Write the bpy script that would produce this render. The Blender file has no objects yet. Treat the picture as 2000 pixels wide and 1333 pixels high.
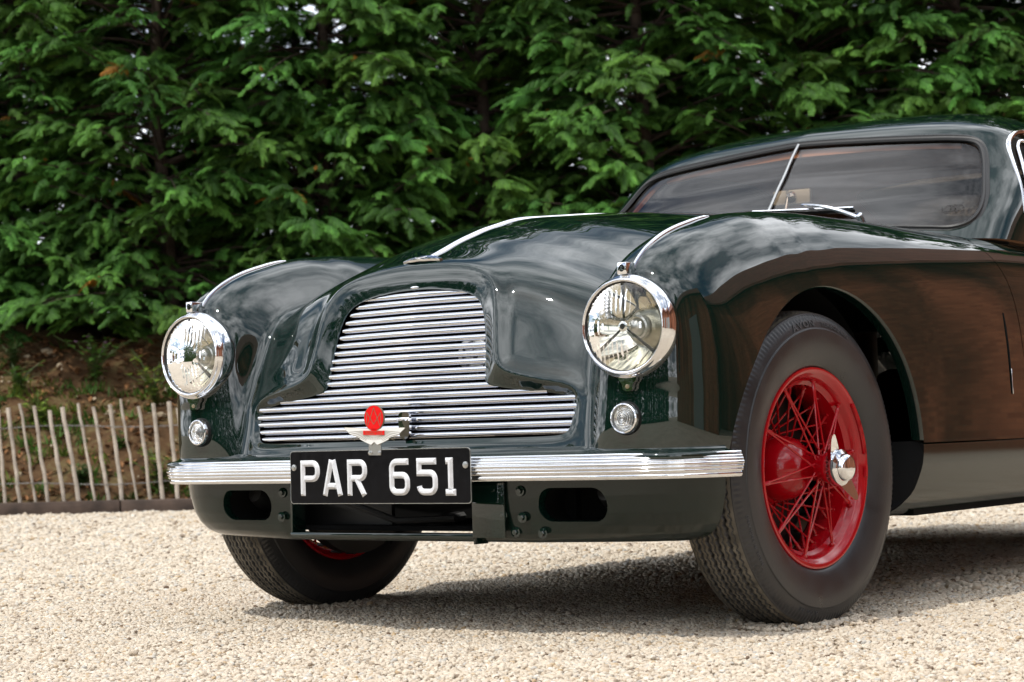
import bpy, bmesh, math, random
import numpy as np
from mathutils import Vector, Matrix

random.seed(7)
rng = np.random.default_rng(7)
SC = bpy.context.scene
COL = SC.collection
PI = math.pi

# ------------------------------------------------------------------ camera
cam_d = bpy.data.cameras.new('camera')
cam = bpy.data.objects.new('camera', cam_d)
COL.objects.link(cam)
CAM = np.array([2.68964, -3.72656, 0.42499])
YAW, PITCH, ROLL, FPX = math.radians(36.4872), math.radians(2.8863), math.radians(-1.5999), 3713.05
_r = np.array([math.cos(YAW), math.sin(YAW), 0]); _d = np.array([-math.sin(YAW), math.cos(YAW), 0]); _u = np.array([0, 0, 1.])
_d2 = _d*math.cos(PITCH)+_u*math.sin(PITCH); _u2 = _u*math.cos(PITCH)-_d*math.sin(PITCH)
_r3 = _r*math.cos(ROLL)+_u2*math.sin(ROLL); _u3 = _u2*math.cos(ROLL)-_r*math.sin(ROLL)
M = Matrix(((_r3[0], _u3[0], -_d2[0], CAM[0]), (_r3[1], _u3[1], -_d2[1], CAM[1]), (_r3[2], _u3[2], -_d2[2], CAM[2]), (0, 0, 0, 1)))
cam.matrix_world = M
cam_d.sensor_width = 36
cam_d.lens = 36*FPX/2000
cam_d.clip_start = 0.05
cam_d.clip_end = 3000
cam_d.dof.use_dof = True
cam_d.dof.focus_distance = 4.25
cam_d.dof.aperture_fstop = 8.5
SC.camera = cam

# ------------------------------------------------------------------ light
SUN_EL = math.radians(57)
SUN_AZ = math.atan2(-0.14, -1.0)          # clockwise from +Y
wd = bpy.data.worlds.new('World'); SC.world = wd; wd.use_nodes = True
nt = wd.node_tree; nt.nodes.clear()
def N(t, **kw):
    n = nt.nodes.new(t)
    for k, v in kw.items(): setattr(n, k, v)
    return n
sky = N('ShaderNodeTexSky', sky_type='NISHITA', sun_disc=False, sun_elevation=SUN_EL, sun_rotation=SUN_AZ)
tc = N('ShaderNodeTexCoord')
sep = N('ShaderNodeSeparateXYZ'); nt.links.new(tc.outputs['Generated'], sep.inputs[0])
ad = N('ShaderNodeMath', operation='MAXIMUM'); nt.links.new(sep.outputs[2], ad.inputs[0]); ad.inputs[1].default_value = 0.0
ad2 = N('ShaderNodeMath', operation='ADD'); nt.links.new(ad.outputs[0], ad2.inputs[0]); ad2.inputs[1].default_value = 0.22
cv = N('ShaderNodeVectorMath', operation='DIVIDE'); nt.links.new(tc.outputs['Generated'], cv.inputs[0])
cb = N('ShaderNodeCombineXYZ')
for i in range(3): nt.links.new(ad2.outputs[0], cb.inputs[i])
nt.links.new(cb.outputs[0], cv.inputs[1])
n1 = N('ShaderNodeTexNoise'); n1.inputs['Scale'].default_value = 1.15; n1.inputs['Detail'].default_value = 8; n1.inputs['Roughness'].default_value = .60; n1.inputs['Distortion'].default_value = .35
n2 = N('ShaderNodeTexNoise'); n2.inputs['Scale'].default_value = 2.3; n2.inputs['Detail'].default_value = 7; n2.inputs['Roughness'].default_value = .60
nt.links.new(cv.outputs[0], n1.inputs['Vector']); nt.links.new(cv.outputs[0], n2.inputs['Vector'])
r1 = N('ShaderNodeValToRGB'); r1.color_ramp.elements[0].position = .36; r1.color_ramp.elements[1].position = .52
r2 = N('ShaderNodeValToRGB')
r2.color_ramp.elements[0].position = .38; r2.color_ramp.elements[0].color = (3.8, 4.3, 5.0, 1)
r2.color_ramp.elements[1].position = .66; r2.color_ramp.elements[1].color = (28, 28.5, 29.5, 1)
nt.links.new(n1.outputs[0], r1.inputs[0]); nt.links.new(n2.outputs[0], r2.inputs[0])
mx = N('ShaderNodeMixRGB'); nt.links.new(r1.outputs[0], mx.inputs[0]); nt.links.new(sky.outputs[0], mx.inputs[1]); nt.links.new(r2.outputs[0], mx.inputs[2])
bg = N('ShaderNodeBackground'); bg.inputs[1].default_value = 0.125
nt.links.new(mx.outputs[0], bg.inputs[0])
wo = N('ShaderNodeOutputWorld'); nt.links.new(bg.outputs[0], wo.inputs[0])

sd = bpy.data.lights.new('sun', 'SUN'); sd.energy = 2.7; sd.angle = math.radians(1.3); sd.color = (1, .955, .88)
so = bpy.data.objects.new('sun', sd); COL.objects.link(so)
sdir = Vector((math.sin(SUN_AZ)*math.cos(SUN_EL), math.cos(SUN_AZ)*math.cos(SUN_EL), math.sin(SUN_EL)))
so.rotation_euler = sdir.to_track_quat('Z', 'Y').to_euler()
so.location = (0, 0, 20)
SC.view_settings.view_transform = 'Standard'; SC.view_settings.look = 'None'
SC.view_settings.exposure = -0.06; SC.view_settings.gamma = 1.0; SC.view_settings.use_curve_mapping = False
SC.cycles.max_bounces = 7; SC.cycles.diffuse_bounces = 3; SC.cycles.transparent_max_bounces = 12
SC.cycles.caustics_reflective = False; SC.cycles.caustics_refractive = False
SC.cycles.sample_clamp_indirect = 6

# ------------------------------------------------------------------ materials
def new_mat(name):
    m = bpy.data.materials.new(name); m.use_nodes = True
    return m, m.node_tree, m.node_tree.nodes['Principled BSDF']
def pm(name, col, rough=.5, metal=0., spec=.5, coat=0., coat_rough=.03, noise=0., nscale=8., bump=0., bscale=200., rvar=0., ior=None):
    m, t, b = new_mat(name)
    b.inputs['Base Color'].default_value = (*col, 1); b.inputs['Roughness'].default_value = rough
    b.inputs['Metallic'].default_value = metal; b.inputs['Specular IOR Level'].default_value = spec
    b.inputs['Coat Weight'].default_value = coat; b.inputs['Coat Roughness'].default_value = coat_rough
    if ior: b.inputs['IOR'].default_value = ior
    tcn = t.nodes.new('ShaderNodeTexCoord')
    if noise > 0 or rvar > 0:
        nz = t.nodes.new('ShaderNodeTexNoise'); nz.inputs['Scale'].default_value = nscale; nz.inputs['Detail'].default_value = 6
        t.links.new(tcn.outputs['Object'], nz.inputs['Vector'])
        if noise > 0:
            mp = t.nodes.new('ShaderNodeMapRange'); mp.inputs[1].default_value = .3; mp.inputs[2].default_value = .7
            mp.inputs[3].default_value = 1-noise; mp.inputs[4].default_value = 1+noise
            t.links.new(nz.outputs[0], mp.inputs[0])
            mm = t.nodes.new('ShaderNodeVectorMath'); mm.operation = 'SCALE'; mm.inputs[0].default_value = col
            t.links.new(mp.outputs[0], mm.inputs['Scale']); t.links.new(mm.outputs[0], b.inputs['Base Color'])
        if rvar > 0:
            mp = t.nodes.new('ShaderNodeMapRange'); mp.inputs[1].default_value = .3; mp.inputs[2].default_value = .7
            mp.inputs[3].default_value = max(0, rough-rvar); mp.inputs[4].default_value = rough+rvar
            t.links.new(nz.outputs[0], mp.inputs[0]); t.links.new(mp.outputs[0], b.inputs['Roughness'])
    if bump > 0:
        nz = t.nodes.new('ShaderNodeTexNoise'); nz.inputs['Scale'].default_value = bscale; nz.inputs['Detail'].default_value = 4
        t.links.new(tcn.outputs['Object'], nz.inputs['Vector'])
        bp = t.nodes.new('ShaderNodeBump'); bp.inputs['Strength'].default_value = bump; bp.inputs['Distance'].default_value = .002
        t.links.new(nz.outputs[0], bp.inputs['Height']); t.links.new(bp.outputs[0], b.inputs['Normal'])
    return m
MAT = {}
MAT['paint'] = pm('dark green car paint', (.0020, .0110, .0080), .35, 0, .0, 1., .014, bump=.42, bscale=2.6)
_pt = MAT['paint'].node_tree; _bn = [n_ for n_ in _pt.nodes if n_.type == 'BUMP'][0]; _pt.links.new(_bn.outputs[0], _pt.nodes['Principled BSDF'].inputs['Coat Normal'])
[n_ for n_ in _pt.nodes if n_.type == 'TEX_NOISE'][0].inputs['Detail'].default_value = 1
MAT['paint'].node_tree.nodes['Principled BSDF'].inputs['Coat IOR'].default_value = 1.72
MAT['lowpaint'] = pm('dusty dark green paint of the lower panels', (.0045, .012, .0085), .4, 0, .0, 1., .15, noise=.25, nscale=5)
MAT['chrome'] = pm('chrome', (.86, .87, .89), .05, 1., rvar=.03, nscale=30)
MAT['grille'] = pm('polished grille alloy', (.70, .71, .76), .075, 1., rvar=.03, nscale=40)
MAT['darksteel'] = pm('dark polished steel', (.16, .16, .16), .2, 1.)
MAT['steel'] = pm('brushed steel', (.55, .55, .54), .3, 1.)
MAT['black'] = pm('black rubber', (.012, .012, .012), .45, bump=.2)
MAT['void'] = pm('black of underbody and shaded gaps', (.006, .006, .006), .9, spec=.1)  # near-black colour carries the shade of gaps and hollows
MAT['tyre'] = pm('tyre rubber', (.026, .0268, .029), .36, spec=.55, noise=.2, nscale=14, bump=.15, bscale=260, rvar=.1)
MAT['tread'] = pm('dusty tread rubber', (.135, .120, .095), .8, spec=.3, noise=.45, nscale=30, bump=.5, bscale=420)
MAT['red'] = pm('red wheel enamel', (.42, .001, .007), .25, 0, .25, .7, .02, noise=.06, nscale=20)
MAT['platebk'] = pm('black plate enamel', (.006, .006, .007), .2, 0, .12, noise=.2, nscale=60, rvar=.08)
MAT['letter'] = pm('pressed alloy lettering', (.72, .73, .75), .45, .2, noise=.08, nscale=80)
MAT['redenamel'] = pm('red badge enamel', (.75, .004, .006), .22, 0, .5, .6)
MAT['whiteenamel'] = pm('white badge enamel', (.80, .79, .76), .25, 0, .5, .6)
MAT['bronze'] = pm('badge metal line', (.30, .25, .16), .35, .9)
MAT['leather'] = pm('tan leather', (.17, .065, .028), .55, noise=.2, nscale=12, bump=.3, bscale=180)
MAT['tan'] = pm('tan trim leather', (.50, .21, .085), .55, noise=.15, nscale=14)
MAT['headlining'] = pm('brown headlining cloth', (.30, .145, .075), .85, noise=.15, nscale=20, bump=.2)
MAT['cream'] = pm('cream plastic', (.62, .60, .50), .4)
MAT['dash'] = pm('dark dashboard trim', (.02, .017, .015), .5, noise=.2)
MAT['walnut'] = pm('walnut trim', (.20, .10, .04), .3, coat=.6, noise=.35, nscale=30)

def glass_mat(name, tint, refl=1.0, bump=None):
    m = bpy.data.materials.new(name); m.use_nodes = True; t = m.node_tree; t.nodes.clear()
    o = t.nodes.new('ShaderNodeOutputMaterial'); mixs = t.nodes.new('ShaderNodeMixShader')
    tr = t.nodes.new('ShaderNodeBsdfTransparent'); tr.inputs[0].default_value = (*tint, 1)
    gl = t.nodes.new('ShaderNodeBsdfGlossy'); gl.inputs['Roughness'].default_value = .01
    gl.inputs[0].default_value = (refl, refl, refl, 1)
    fr = t.nodes.new('ShaderNodeFresnel'); fr.inputs[0].default_value = 1.5
    t.links.new(fr.outputs[0], mixs.inputs[0]); t.links.new(tr.outputs[0], mixs.inputs[1]); t.links.new(gl.outputs[0], mixs.inputs[2])
    t.links.new(mixs.outputs[0], o.inputs[0])
    return m
MAT['glass'] = glass_mat('window glass', (.66, .58, .50))
MAT['sideglass'] = glass_mat('side window glass', (.60, .54, .48), .12)
MAT['tyretext'] = pm('raised tyre lettering', (.075, .076, .08), .5)
MAT['lens'] = glass_mat('lamp glass', (.93, .93, .90))
m, t, b = new_mat('lamp reflector'); MAT['reflector'] = m
b.inputs['Base Color'].default_value = (.80, .775, .69, 1); b.inputs['Metallic'].default_value = 1; b.inputs['Roughness'].default_value = .045
m, t, b = new_mat('moulded lamp lens'); MAT['sidelens'] = m
b.inputs['Base Color'].default_value = (.80, .82, .82, 1); b.inputs['Roughness'].default_value = .06; b.inputs['Transmission Weight'].default_value = .85; b.inputs['IOR'].default_value = 1.45

# ------------------------------------------------------------------ mesh helpers
def setprops(o, label=None, cat=None, group=None, kind=None):
    if label: o['label'] = label
    if cat: o['category'] = cat
    if group: o['group'] = group
    if kind: o['kind'] = kind
    return o
def empty(name, loc=(0, 0, 0), rz=0, parent=None):
    o = bpy.data.objects.new(name, None); COL.objects.link(o); o.location = loc; o.rotation_euler = (0, 0, rz)
    o.empty_display_size = .1
    if parent: o.parent = parent
    return o
def mesh_obj(name, V, F, mat, parent=None, smooth=True, angle=None, normals=None):
    me = bpy.data.meshes.new(name)
    V = np.asarray(V, dtype=np.float64)
    if isinstance(F, np.ndarray):
        n, k = F.shape
        me.vertices.add(len(V)); me.vertices.foreach_set('co', V.ravel())
        me.loops.add(n*k); me.loops.foreach_set('vertex_index', F.ravel().astype(np.int32))
        me.polygons.add(n); me.polygons.foreach_set('loop_start', np.arange(0, n*k, k, dtype=np.int32))
        me.update(calc_edges=True)
    else:
        me.from_pydata([tuple(v) for v in V], [], [tuple(f) for f in F])
    me.validate(clean_customdata=False)
    if smooth:
        me.polygons.foreach_set('use_smooth', np.ones(len(me.polygons), dtype=bool))
    if normals is not None and len(me.vertices) == len(normals):
        me.normals_split_custom_set_from_vertices([tuple(v) for v in normals])
    elif smooth and angle:
        me.set_sharp_from_angle(angle=math.radians(angle))
    for mm in (mat if isinstance(mat, (list, tuple)) else [mat]):
        me.materials.append(mm)
    me.update()
    o = bpy.data.objects.new(name, me); COL.objects.link(o)
    if parent: o.parent = parent
    return o
class MB:
    def __init__(s): s.V = []; s.F = []; s.mi = []
    def add(s, V, F, mi=0, M=None):
        b = len(s.V)
        V = np.asarray(V, float)
        if M is not None:
            M = np.array(M); V = V@M[:3, :3].T+M[:3, 3]
        s.V += [tuple(v) for v in V]; s.F += [tuple(int(i)+b for i in f) for f in F]; s.mi += [mi]*len(F)
        return s
    def build(s, name, mat, parent=None, smooth=True, angle=35):
        o = mesh_obj(name, np.array(s.V), s.F, mat, parent, smooth, angle)
        if any(s.mi) and len(s.mi) == len(o.data.polygons): o.data.polygons.foreach_set('material_index', s.mi)
        return o
def T(x=0, y=0, z=0): return np.array(Matrix.Translation((x, y, z)))
def RX(a): return np.array(Matrix.Rotation(a, 4, 'X'))
def RY(a): return np.array(Matrix.Rotation(a, 4, 'Y'))
def RZ(a): return np.array(Matrix.Rotation(a, 4, 'Z'))
def SX(x, y, z): return np.diag([x, y, z, 1.])
def g_box(x0, x1, y0, y1, z0, z1, bev=0.):
    if bev <= 0:
        V = [(x, y, z) for x in (x0, x1) for y in (y0, y1) for z in (z0, z1)]
        F = [(0, 1, 3, 2), (4, 6, 7, 5), (0, 4, 5, 1), (2, 3, 7, 6), (0, 2, 6, 4), (1, 5, 7, 3)]
        return V, F
    bm = bmesh.new(); bmesh.ops.create_cube(bm, size=1)
    for v in bm.verts: v.co = ((x0+x1)/2+v.co.x*(x1-x0), (y0+y1)/2+v.co.y*(y1-y0), (z0+z1)/2+v.co.z*(z1-z0))
    bmesh.ops.bevel(bm, geom=bm.edges[:], offset=bev, segments=2, affect='EDGES', profile=.5)
    bm.verts.index_update()
    r = [tuple(v.co) for v in bm.verts], [tuple(v.index for v in f.verts) for f in bm.faces]
    bm.free(); return r
def g_lathe(prof, seg=48, close=False, a0=0., a1=2*PI):
    """profile of (radius, height), revolved about z"""
    full = abs(a1-a0-2*PI) < 1e-6
    n = seg if full else seg+1
    V = []; F = []
    for i in range(n):
        a = a0+(a1-a0)*i/seg
        for r, h in prof: V.append((r*math.cos(a), r*math.sin(a), h))
    m = len(prof); q = m if close else m-1
    for i in range(seg):
        j = (i+1) % n
        for k in range(q):
            k2 = (k+1) % m
            F.append((i*m+k, j*m+k, j*m+k2, i*m+k2))
    return V, F
def frames(P, up=(0, 0, 1)):
    P = np.asarray(P, float); Tn = np.gradient(P, axis=0); Tn /= np.linalg.norm(Tn, axis=1)[:, None]
    up = np.asarray(up, float)
    if up.ndim == 1: up = np.tile(up, (len(P), 1))
    S = np.cross(Tn, up); S /= np.linalg.norm(S, axis=1)[:, None]
    U = np.cross(S, Tn)
    return Tn, S, U
def g_sweep(prof, P, up=(0, 0, 1), scale=None, caps=True, closed=False):
    """profile of (side, up) points swept along path P; profile is closed"""
    P = np.asarray(P, float)
    if closed:
        Q = np.vstack([P[-2:], P, P[:2]]); Tn, S, U = frames(Q, up if np.asarray(up).ndim == 1 else np.vstack([up[-2:], up, up[:2]])); S = S[2:-2]; U = U[2:-2]
    else: Tn, S, U = frames(P, up)
    pr = np.asarray(prof, float); m = len(pr); n = len(P)
    sc = np.ones(n) if scale is None else np.asarray(scale)
    V = (P[:, None, :]+pr[None, :, 0, None]*S[:, None, :]*sc[:, None, None]+pr[None, :, 1, None]*U[:, None, :]*sc[:, None, None]).reshape(-1, 3)
    F = []
    for i in range(n if closed else n-1):
        i2 = (i+1) % n
        for k in range(m):
            k2 = (k+1) % m
            F.append((i*m+k, i*m+k2, i2*m+k2, i2*m+k))
    if caps and not closed:
        F.append(tuple(range(m))[::-1]); F.append(tuple((n-1)*m+k for k in range(m)))
    return V, F
def circ(r, n=8, ry=None): return [(r*math.cos(2*PI*k/n), (ry or r)*math.sin(2*PI*k/n)) for k in range(n)]
def g_tube(P, r, n=8, up=(0.01, .02, 1), scale=None, closed=False): return g_sweep(circ(r, n), P, up, scale, True, closed)
def g_prism(poly, d0, d1, plane='xz'):
    """closed outline extruded; xz: along y, xy: along z, yz: along x"""
    n = len(poly); V = []
    for d in (d0, d1):
        for a, b in poly:
            V.append({'xz': (a, d, b), 'xy': (a, b, d), 'yz': (d, a, b)}[plane])
    F = [tuple(range(n)), tuple(range(2*n-1, n-1, -1))]
    for i in range(n): F.append((i, i+n, (i+1) % n+n, (i+1) % n))
    return V, F
def chaikin(P, it=2, closed=False):
    P = np.asarray(P, float)
    for _ in range(it):
        if closed:
            Q = np.roll(P, -1, 0); P = np.stack([.75*P+.25*Q, .25*P+.75*Q], 1).reshape(-1, P.shape[1])
        else:
            A = .75*P[:-1]+.25*P[1:]; B = .25*P[:-1]+.75*P[1:]
            P = np.vstack([P[:1], np.stack([A, B], 1).reshape(-1, P.shape[1]), P[-1:]])
    return P
def resample(P, n, closed=False):
    P = np.asarray(P, float)
    if closed: P = np.vstack([P, P[:1]])
    L = np.r_[0, np.cumsum(np.linalg.norm(np.diff(P, axis=0), axis=1))]
    s = np.linspace(0, L[-1], n+1)[:-1] if closed else np.linspace(0, L[-1], n)
    return np.stack([np.interp(s, L, P[:, k]) for k in range(P.shape[1])], 1)
def sdist(px, pz, poly):
    """signed distance to closed polygon, negative inside"""
    px = np.asarray(px, float); pz = np.asarray(pz, float); sh = px.shape
    p = np.stack([px.ravel(), pz.ravel()], 1); a = np.asarray(poly, float); b = np.roll(a, -1, 0)
    d = np.full(len(p), 1e9); ins = np.zeros(len(p), bool)
    for i in range(len(a)):
        e = b[i]-a[i]; w = p-a[i]
        tt = np.clip((w@e)/max(e@e, 1e-12), 0, 1)
        q = w-tt[:, None]*e; d = np.minimum(d, (q*q).sum(1))
        c = (a[i, 1] > p[:, 1]) != (b[i, 1] > p[:, 1])
        xi = a[i, 0]+(p[:, 1]-a[i, 1])*(b[i, 0]-a[i, 0])/((b[i, 1]-a[i, 1]) or 1e-12)
        ins ^= c & (p[:, 0] < xi)
    d = np.sqrt(d); d[ins] *= -1
    return d.reshape(sh)
def grid_faces(r, c):
    i = np.arange(r-1)[:, None]*c+np.arange(c-1)[None, :]
    q = np.stack([i, i+1, i+c+1, i+c], -1).reshape(-1, 4)
    return q
def orient(V, NV, TR):
    c = np.einsum('ij,ij->i', np.cross(V[TR[:, 1]]-V[TR[:, 0]], V[TR[:, 2]]-V[TR[:, 0]]), NV[TR[:, 0]])
    return TR[:, [0, 2, 1]] if np.median(c) < 0 else TR
def quads_to_tris(q): return np.vstack([q[:, [0, 1, 2]], q[:, [0, 2, 3]]])
def clip(V, Nn, Tn, g):
    """keep the part of a triangle mesh where g > 0"""
    s = g > 0; cnt = s[Tn].sum(1)
    keep = Tn[cnt == 3]; newV = []; newN = []; out = [keep]; base = len(V)
    def cut(ia, ib):
        t = (g[ia]/(g[ia]-g[ib]))[:, None]
        n = Nn[ia]*(1-t)+Nn[ib]*t
        return V[ia]*(1-t)+V[ib]*t, n/np.maximum(np.linalg.norm(n, axis=1)[:, None], 1e-9)
    for want in (1, 2):
        tt = Tn[cnt == want]
        if not len(tt): continue
        odd = s[tt] if want == 1 else ~s[tt]
        k = odd.argmax(1); r = np.arange(len(tt))
        a, b, c = tt[r, k], tt[r, (k+1) % 3], tt[r, (k+2) % 3]
        p, pn = cut(a, b); q, qn = cut(a, c)
        ip = base+np.arange(len(tt)); iq = ip+len(tt); base += 2*len(tt)
        newV += [p, q]; newN += [pn, qn]
        if want == 1: out.append(np.stack([a, ip, iq], 1))
        else: out.append(np.stack([ip, b, c], 1)); out.append(np.stack([ip, c, iq], 1))
    V2 = np.vstack([V]+newV); N2 = np.vstack([Nn]+newN); T2 = np.vstack(out)
    used = np.unique(T2); mp = np.zeros(len(V2), int); mp[used] = np.arange(len(used))
    return V2[used], N2[used], mp[T2]
def grid_normals(P, cu, cv):
    a = np.gradient(P, cv, axis=0); b = np.gradient(P, cu, axis=1)
    n = np.cross(b, a); n /= np.maximum(np.linalg.norm(n, axis=2)[:, :, None], 1e-9)
    return n
def table(keys, xs, sig):
    k = np.array(sorted(keys)); v = np.interp(xs, k[:, 0], k[:, 1])
    dx = xs[1]-xs[0]; w = int(4*sig/dx); kk = np.exp(-.5*(np.arange(-w, w+1)*dx/sig)**2); kk /= kk.sum()
    # mirror-extend with slope kept
    lo = 2*v[0]-v[1:w+1][::-1]; hi = 2*v[-1]-v[-w-1:-1][::-1]
    return np.convolve(np.r_[lo, v, hi], kk, 'valid')
def text_mesh(s, size=1., extrude=0., bevel=0.):
    c = bpy.data.curves.new('lettering', 'FONT'); c.body = s; c.size = size; c.extrude = extrude; c.bevel_depth = bevel; c.resolution_u = 3
    o = bpy.data.objects.new('lettering', c); COL.objects.link(o)
    dg = bpy.context.evaluated_depsgraph_get()
    me = bpy.data.meshes.new_from_object(o.evaluated_get(dg))
    V = np.array([v.co[:] for v in me.vertices]); F = [tuple(p.vertices) for p in me.polygons]
    bpy.data.objects.remove(o); bpy.data.curves.remove(c); bpy.data.meshes.remove(me)
    return V, F
# ================================================================== THE CAR
# car frame: +x = car's left, -y = forwards, y = 0 at the front axle, z = 0 on the gravel
car = empty('vintage_car')
setprops(car, 'dark green vintage coupe with red wire wheels parked on pale gravel', 'car')
HZ = .385; R0 = .54; FR = R0*PI/2
def sig_of(y, z):
    if y < 0: return math.atan2(z-HZ, -y)*R0, math.hypot(y, z-HZ)
    return FR+y, z-HZ
SX_ = np.arange(0, FR+3.46, .004)
def prof(pts, sig=.022): return table([sig_of(y, z) for y, z in pts], SX_, sig)
def keys(ks, sig=.05): return table([((p/90*FR) if kind == 'p' else FR+p, v) for kind, p, v in ks], SX_, sig)
T_rn = prof([(-.546, .385), (-.530, .45), (-.514, .55), (-.496, .65), (-.479, .737), (-.455, .790), (-.405, .825), (-.336, .855), (-.239, .893), (-.138, .924),
             (0, .953), (.25, .981), (.5, 1.001), (.8, 1.015), (1.2, 1.02), (2., 1.02), (2.6, 1.0), (3.1, .86), (3.4, .62), (3.46, .5)])
T_rp = prof([(-.522, .385), (-.523, .5), (-.522, .6), (-.519, .70), (-.512, .747), (-.465, .792), (-.401, .826), (-.297, .860), (-.216, .880), (-.1, .897),
             (0, .906), (.1, .912), (.36, .914), (.64, .913), (.95, .914), (1.37, .917), (2., .915), (2.6, .88), (3.1, .76), (3.4, .58), (3.46, .5)], .018)
T_drop = keys([('p', 0, .040), ('p', 18, .045), ('p', 32, .075), ('p', 45, .120), ('p', 60, .138), ('p', 75, .128), ('y', 0, .112), ('y', .25, .10), ('y', .5, .095), ('y', .8, .10), ('y', 1.2, .12), ('y', 3.4, .05)])
T_np = keys([('p', 0, 3.2), ('p', 25, 3.0), ('p', 45, 2.3), ('y', 0, 2.2), ('y', 3.4, 2.2)])
T_xp = keys([('p', 0, .602), ('p', 30, .615), ('p', 50, .618), ('y', 0, .622), ('y', 1., .655), ('y', 3.4, .62)])
T_xs = keys([('p', 0, .790), ('p', 40, .797), ('y', 0, .806), ('y', .5, .812), ('y', 1.2, .806), ('y', 2.5, .80), ('y', 3.2, .74), ('y', 3.46, .68)])
T_n = keys([('p', 0, 3.25), ('p', 25, 3.2), ('p', 40, 2.6), ('y', 0, 2.6), ('y', 1., 2.7), ('y', 3.4, 2.6)])
T_din = keys([('p', 0, .075), ('p', 22, .10), ('p', 40, .135), ('p', 55, .14), ('p', 75, .10), ('y', 0, .078), ('y', .5, .045), ('y', 1., .02), ('y', 3.4, .02)])
T_q = keys([('p', 0, 4.), ('p', 25, 3.4), ('p', 42, 2.5), ('p', 60, 2.1), ('y', 0, 2.), ('y', 3.4, 2.)])
T_k = keys([('p', 0, .026), ('p', 25, .040), ('p', 50, .055), ('y', 0, .050), ('y', 1., .05), ('y', 3.4, .05)])
def tb(t, s): return np.interp(s, SX_, t)
def r_in(x, s):
    x = np.abs(x)
    a = tb(T_rn, s)-tb(T_drop, s)*(x/.47)**tb(T_np, s)
    dx = np.maximum(tb(T_xp, s)-x, 0)
    b = tb(T_rp, s)-tb(T_din, s)*(dx/.13)**tb(T_q, s)
    k = tb(T_k, s)
    return (a+b+np.sqrt((a-b)**2+k*k))/2
def place(x, s, r):
    ph = np.minimum(s/R0, PI/2)
    y = np.where(s < FR, -r*np.cos(ph), s-FR); z = HZ+np.where(s < FR, r*np.sin(ph), r)
    return np.stack([x, y, z], -1)
# grille opening and the raised edge round it, in front view (x, z)
_O = [(0, .424), (.20, .424), (.40, .424), (.436, .428), (.446, .448), (.447, .475), (.445, .498), (.428, .513), (.34, .524), (.250, .537), (.228, .545), (.221, .57), (.219, .61), (.213, .66), (.205, .70), (.188, .735), (.15, .755), (.08, .766), (0, .771)]
_G = [(0, .412), (.20, .412), (.41, .412), (.452, .418), (.462, .444), (.463, .475), (.460, .507), (.44, .527), (.36, .541), (.295, .556), (.268, .574), (.258, .61), (.253, .65), (.246, .70), (.234, .743), (.208, .774), (.155, .794), (.08, .804), (0, .808)]
def full_outline(h, n):
    h = np.array(h); f = np.vstack([h, (h*[-1, 1])[::-1][1:-1]])
    return resample(chaikin(f, 3, True), n, True)
OPEN = full_outline(_O, 220); RIDGE = full_outline(_G, 220)
# grid: columns run from the right sill over the bonnet to the left sill
NI, NO = 116, 46
psi = np.linspace(0, PI/2, NO+1)[1:]
rows = np.r_[np.linspace(0, .50, 112), np.linspace(.50, 1.9, 100)[1:], np.linspace(1.9, FR+3.46, 60)[1:]]
S = rows[:, None]
xp = tb(T_xp, S); w = tb(T_xs, S)-xp; nn = tb(T_n, S)
xin = xp*np.linspace(0, 1, NI)[None, :]
rin = r_in(xin, S*np.ones_like(xin))
rc = rin[:, -1:]
rho = (np.sin(psi)**nn+np.cos(psi)**nn)**(-1/nn)
xo = xp+w*rho*np.sin(psi); ro = rc*rho*np.cos(psi)
X = np.hstack([xin, xo]); Rr = np.hstack([rin, ro])
X = np.hstack([-X[:, ::-1], X[:, 1:]]); Rr = np.hstack([Rr[:, ::-1], Rr[:, 1:]])
SS = S*np.ones_like(X)
P0 = place(X, SS, Rr)
front = (P0[..., 1] < -.28) & (np.abs(X) < .56)
dO = np.full(X.shape, 1.); dG = np.full(X.shape, 1.)
dO[front] = sdist(P0[..., 0][front], P0[..., 2][front], OPEN); dG[front] = sdist(P0[..., 0][front], P0[..., 2][front], RIDGE)
tt = np.clip(dO/np.maximum(dO-dG, 1e-4), 0, 1)
up = np.clip((P0[..., 2]-.47)/.10, 0, 1)            # the edge is bold round the upper arch, slight round the lower mouth
amp = .003+.007*up*up*(3-2*up)
bump = np.where(dG > 0, amp*np.exp(-(np.maximum(dG, 0)/.026)**2), amp-(.008+.020*up)*(1-tt)**1.05)
bump[~front] = 0
P = place(X, SS, Rr+bump)
Nn = grid_normals(P, np.arange(P.shape[1]), rows)
if Nn[60, P.shape[1]//2, 1] > 0: Nn = -Nn
V, NV, TR = P.reshape(-1, 3), Nn.reshape(-1, 3), quads_to_tris(grid_faces(*P.shape[:2]))
fn = np.cross(V[TR[:, 1]]-V[TR[:, 0]], V[TR[:, 2]]-V[TR[:, 0]]).sum(1)
_c = np.einsum('ij,ij->i', np.cross(V[TR[:, 1]]-V[TR[:, 0]], V[TR[:, 2]]-V[TR[:, 0]]), NV[TR[:, 0]])
if np.median(_c) < 0: TR = TR[:, [0, 2, 1]]
TR = orient(V, NV, TR)
V, NV, TR = clip(V, NV, TR, np.where(front, dO, 1.).ravel())
V, NV, TR = clip(V, NV, TR, np.where(V[:, 1] < -.3, np.hypot(np.abs(V[:, 0])-.616, V[:, 2]-.639)-.092, 1.))
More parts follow.
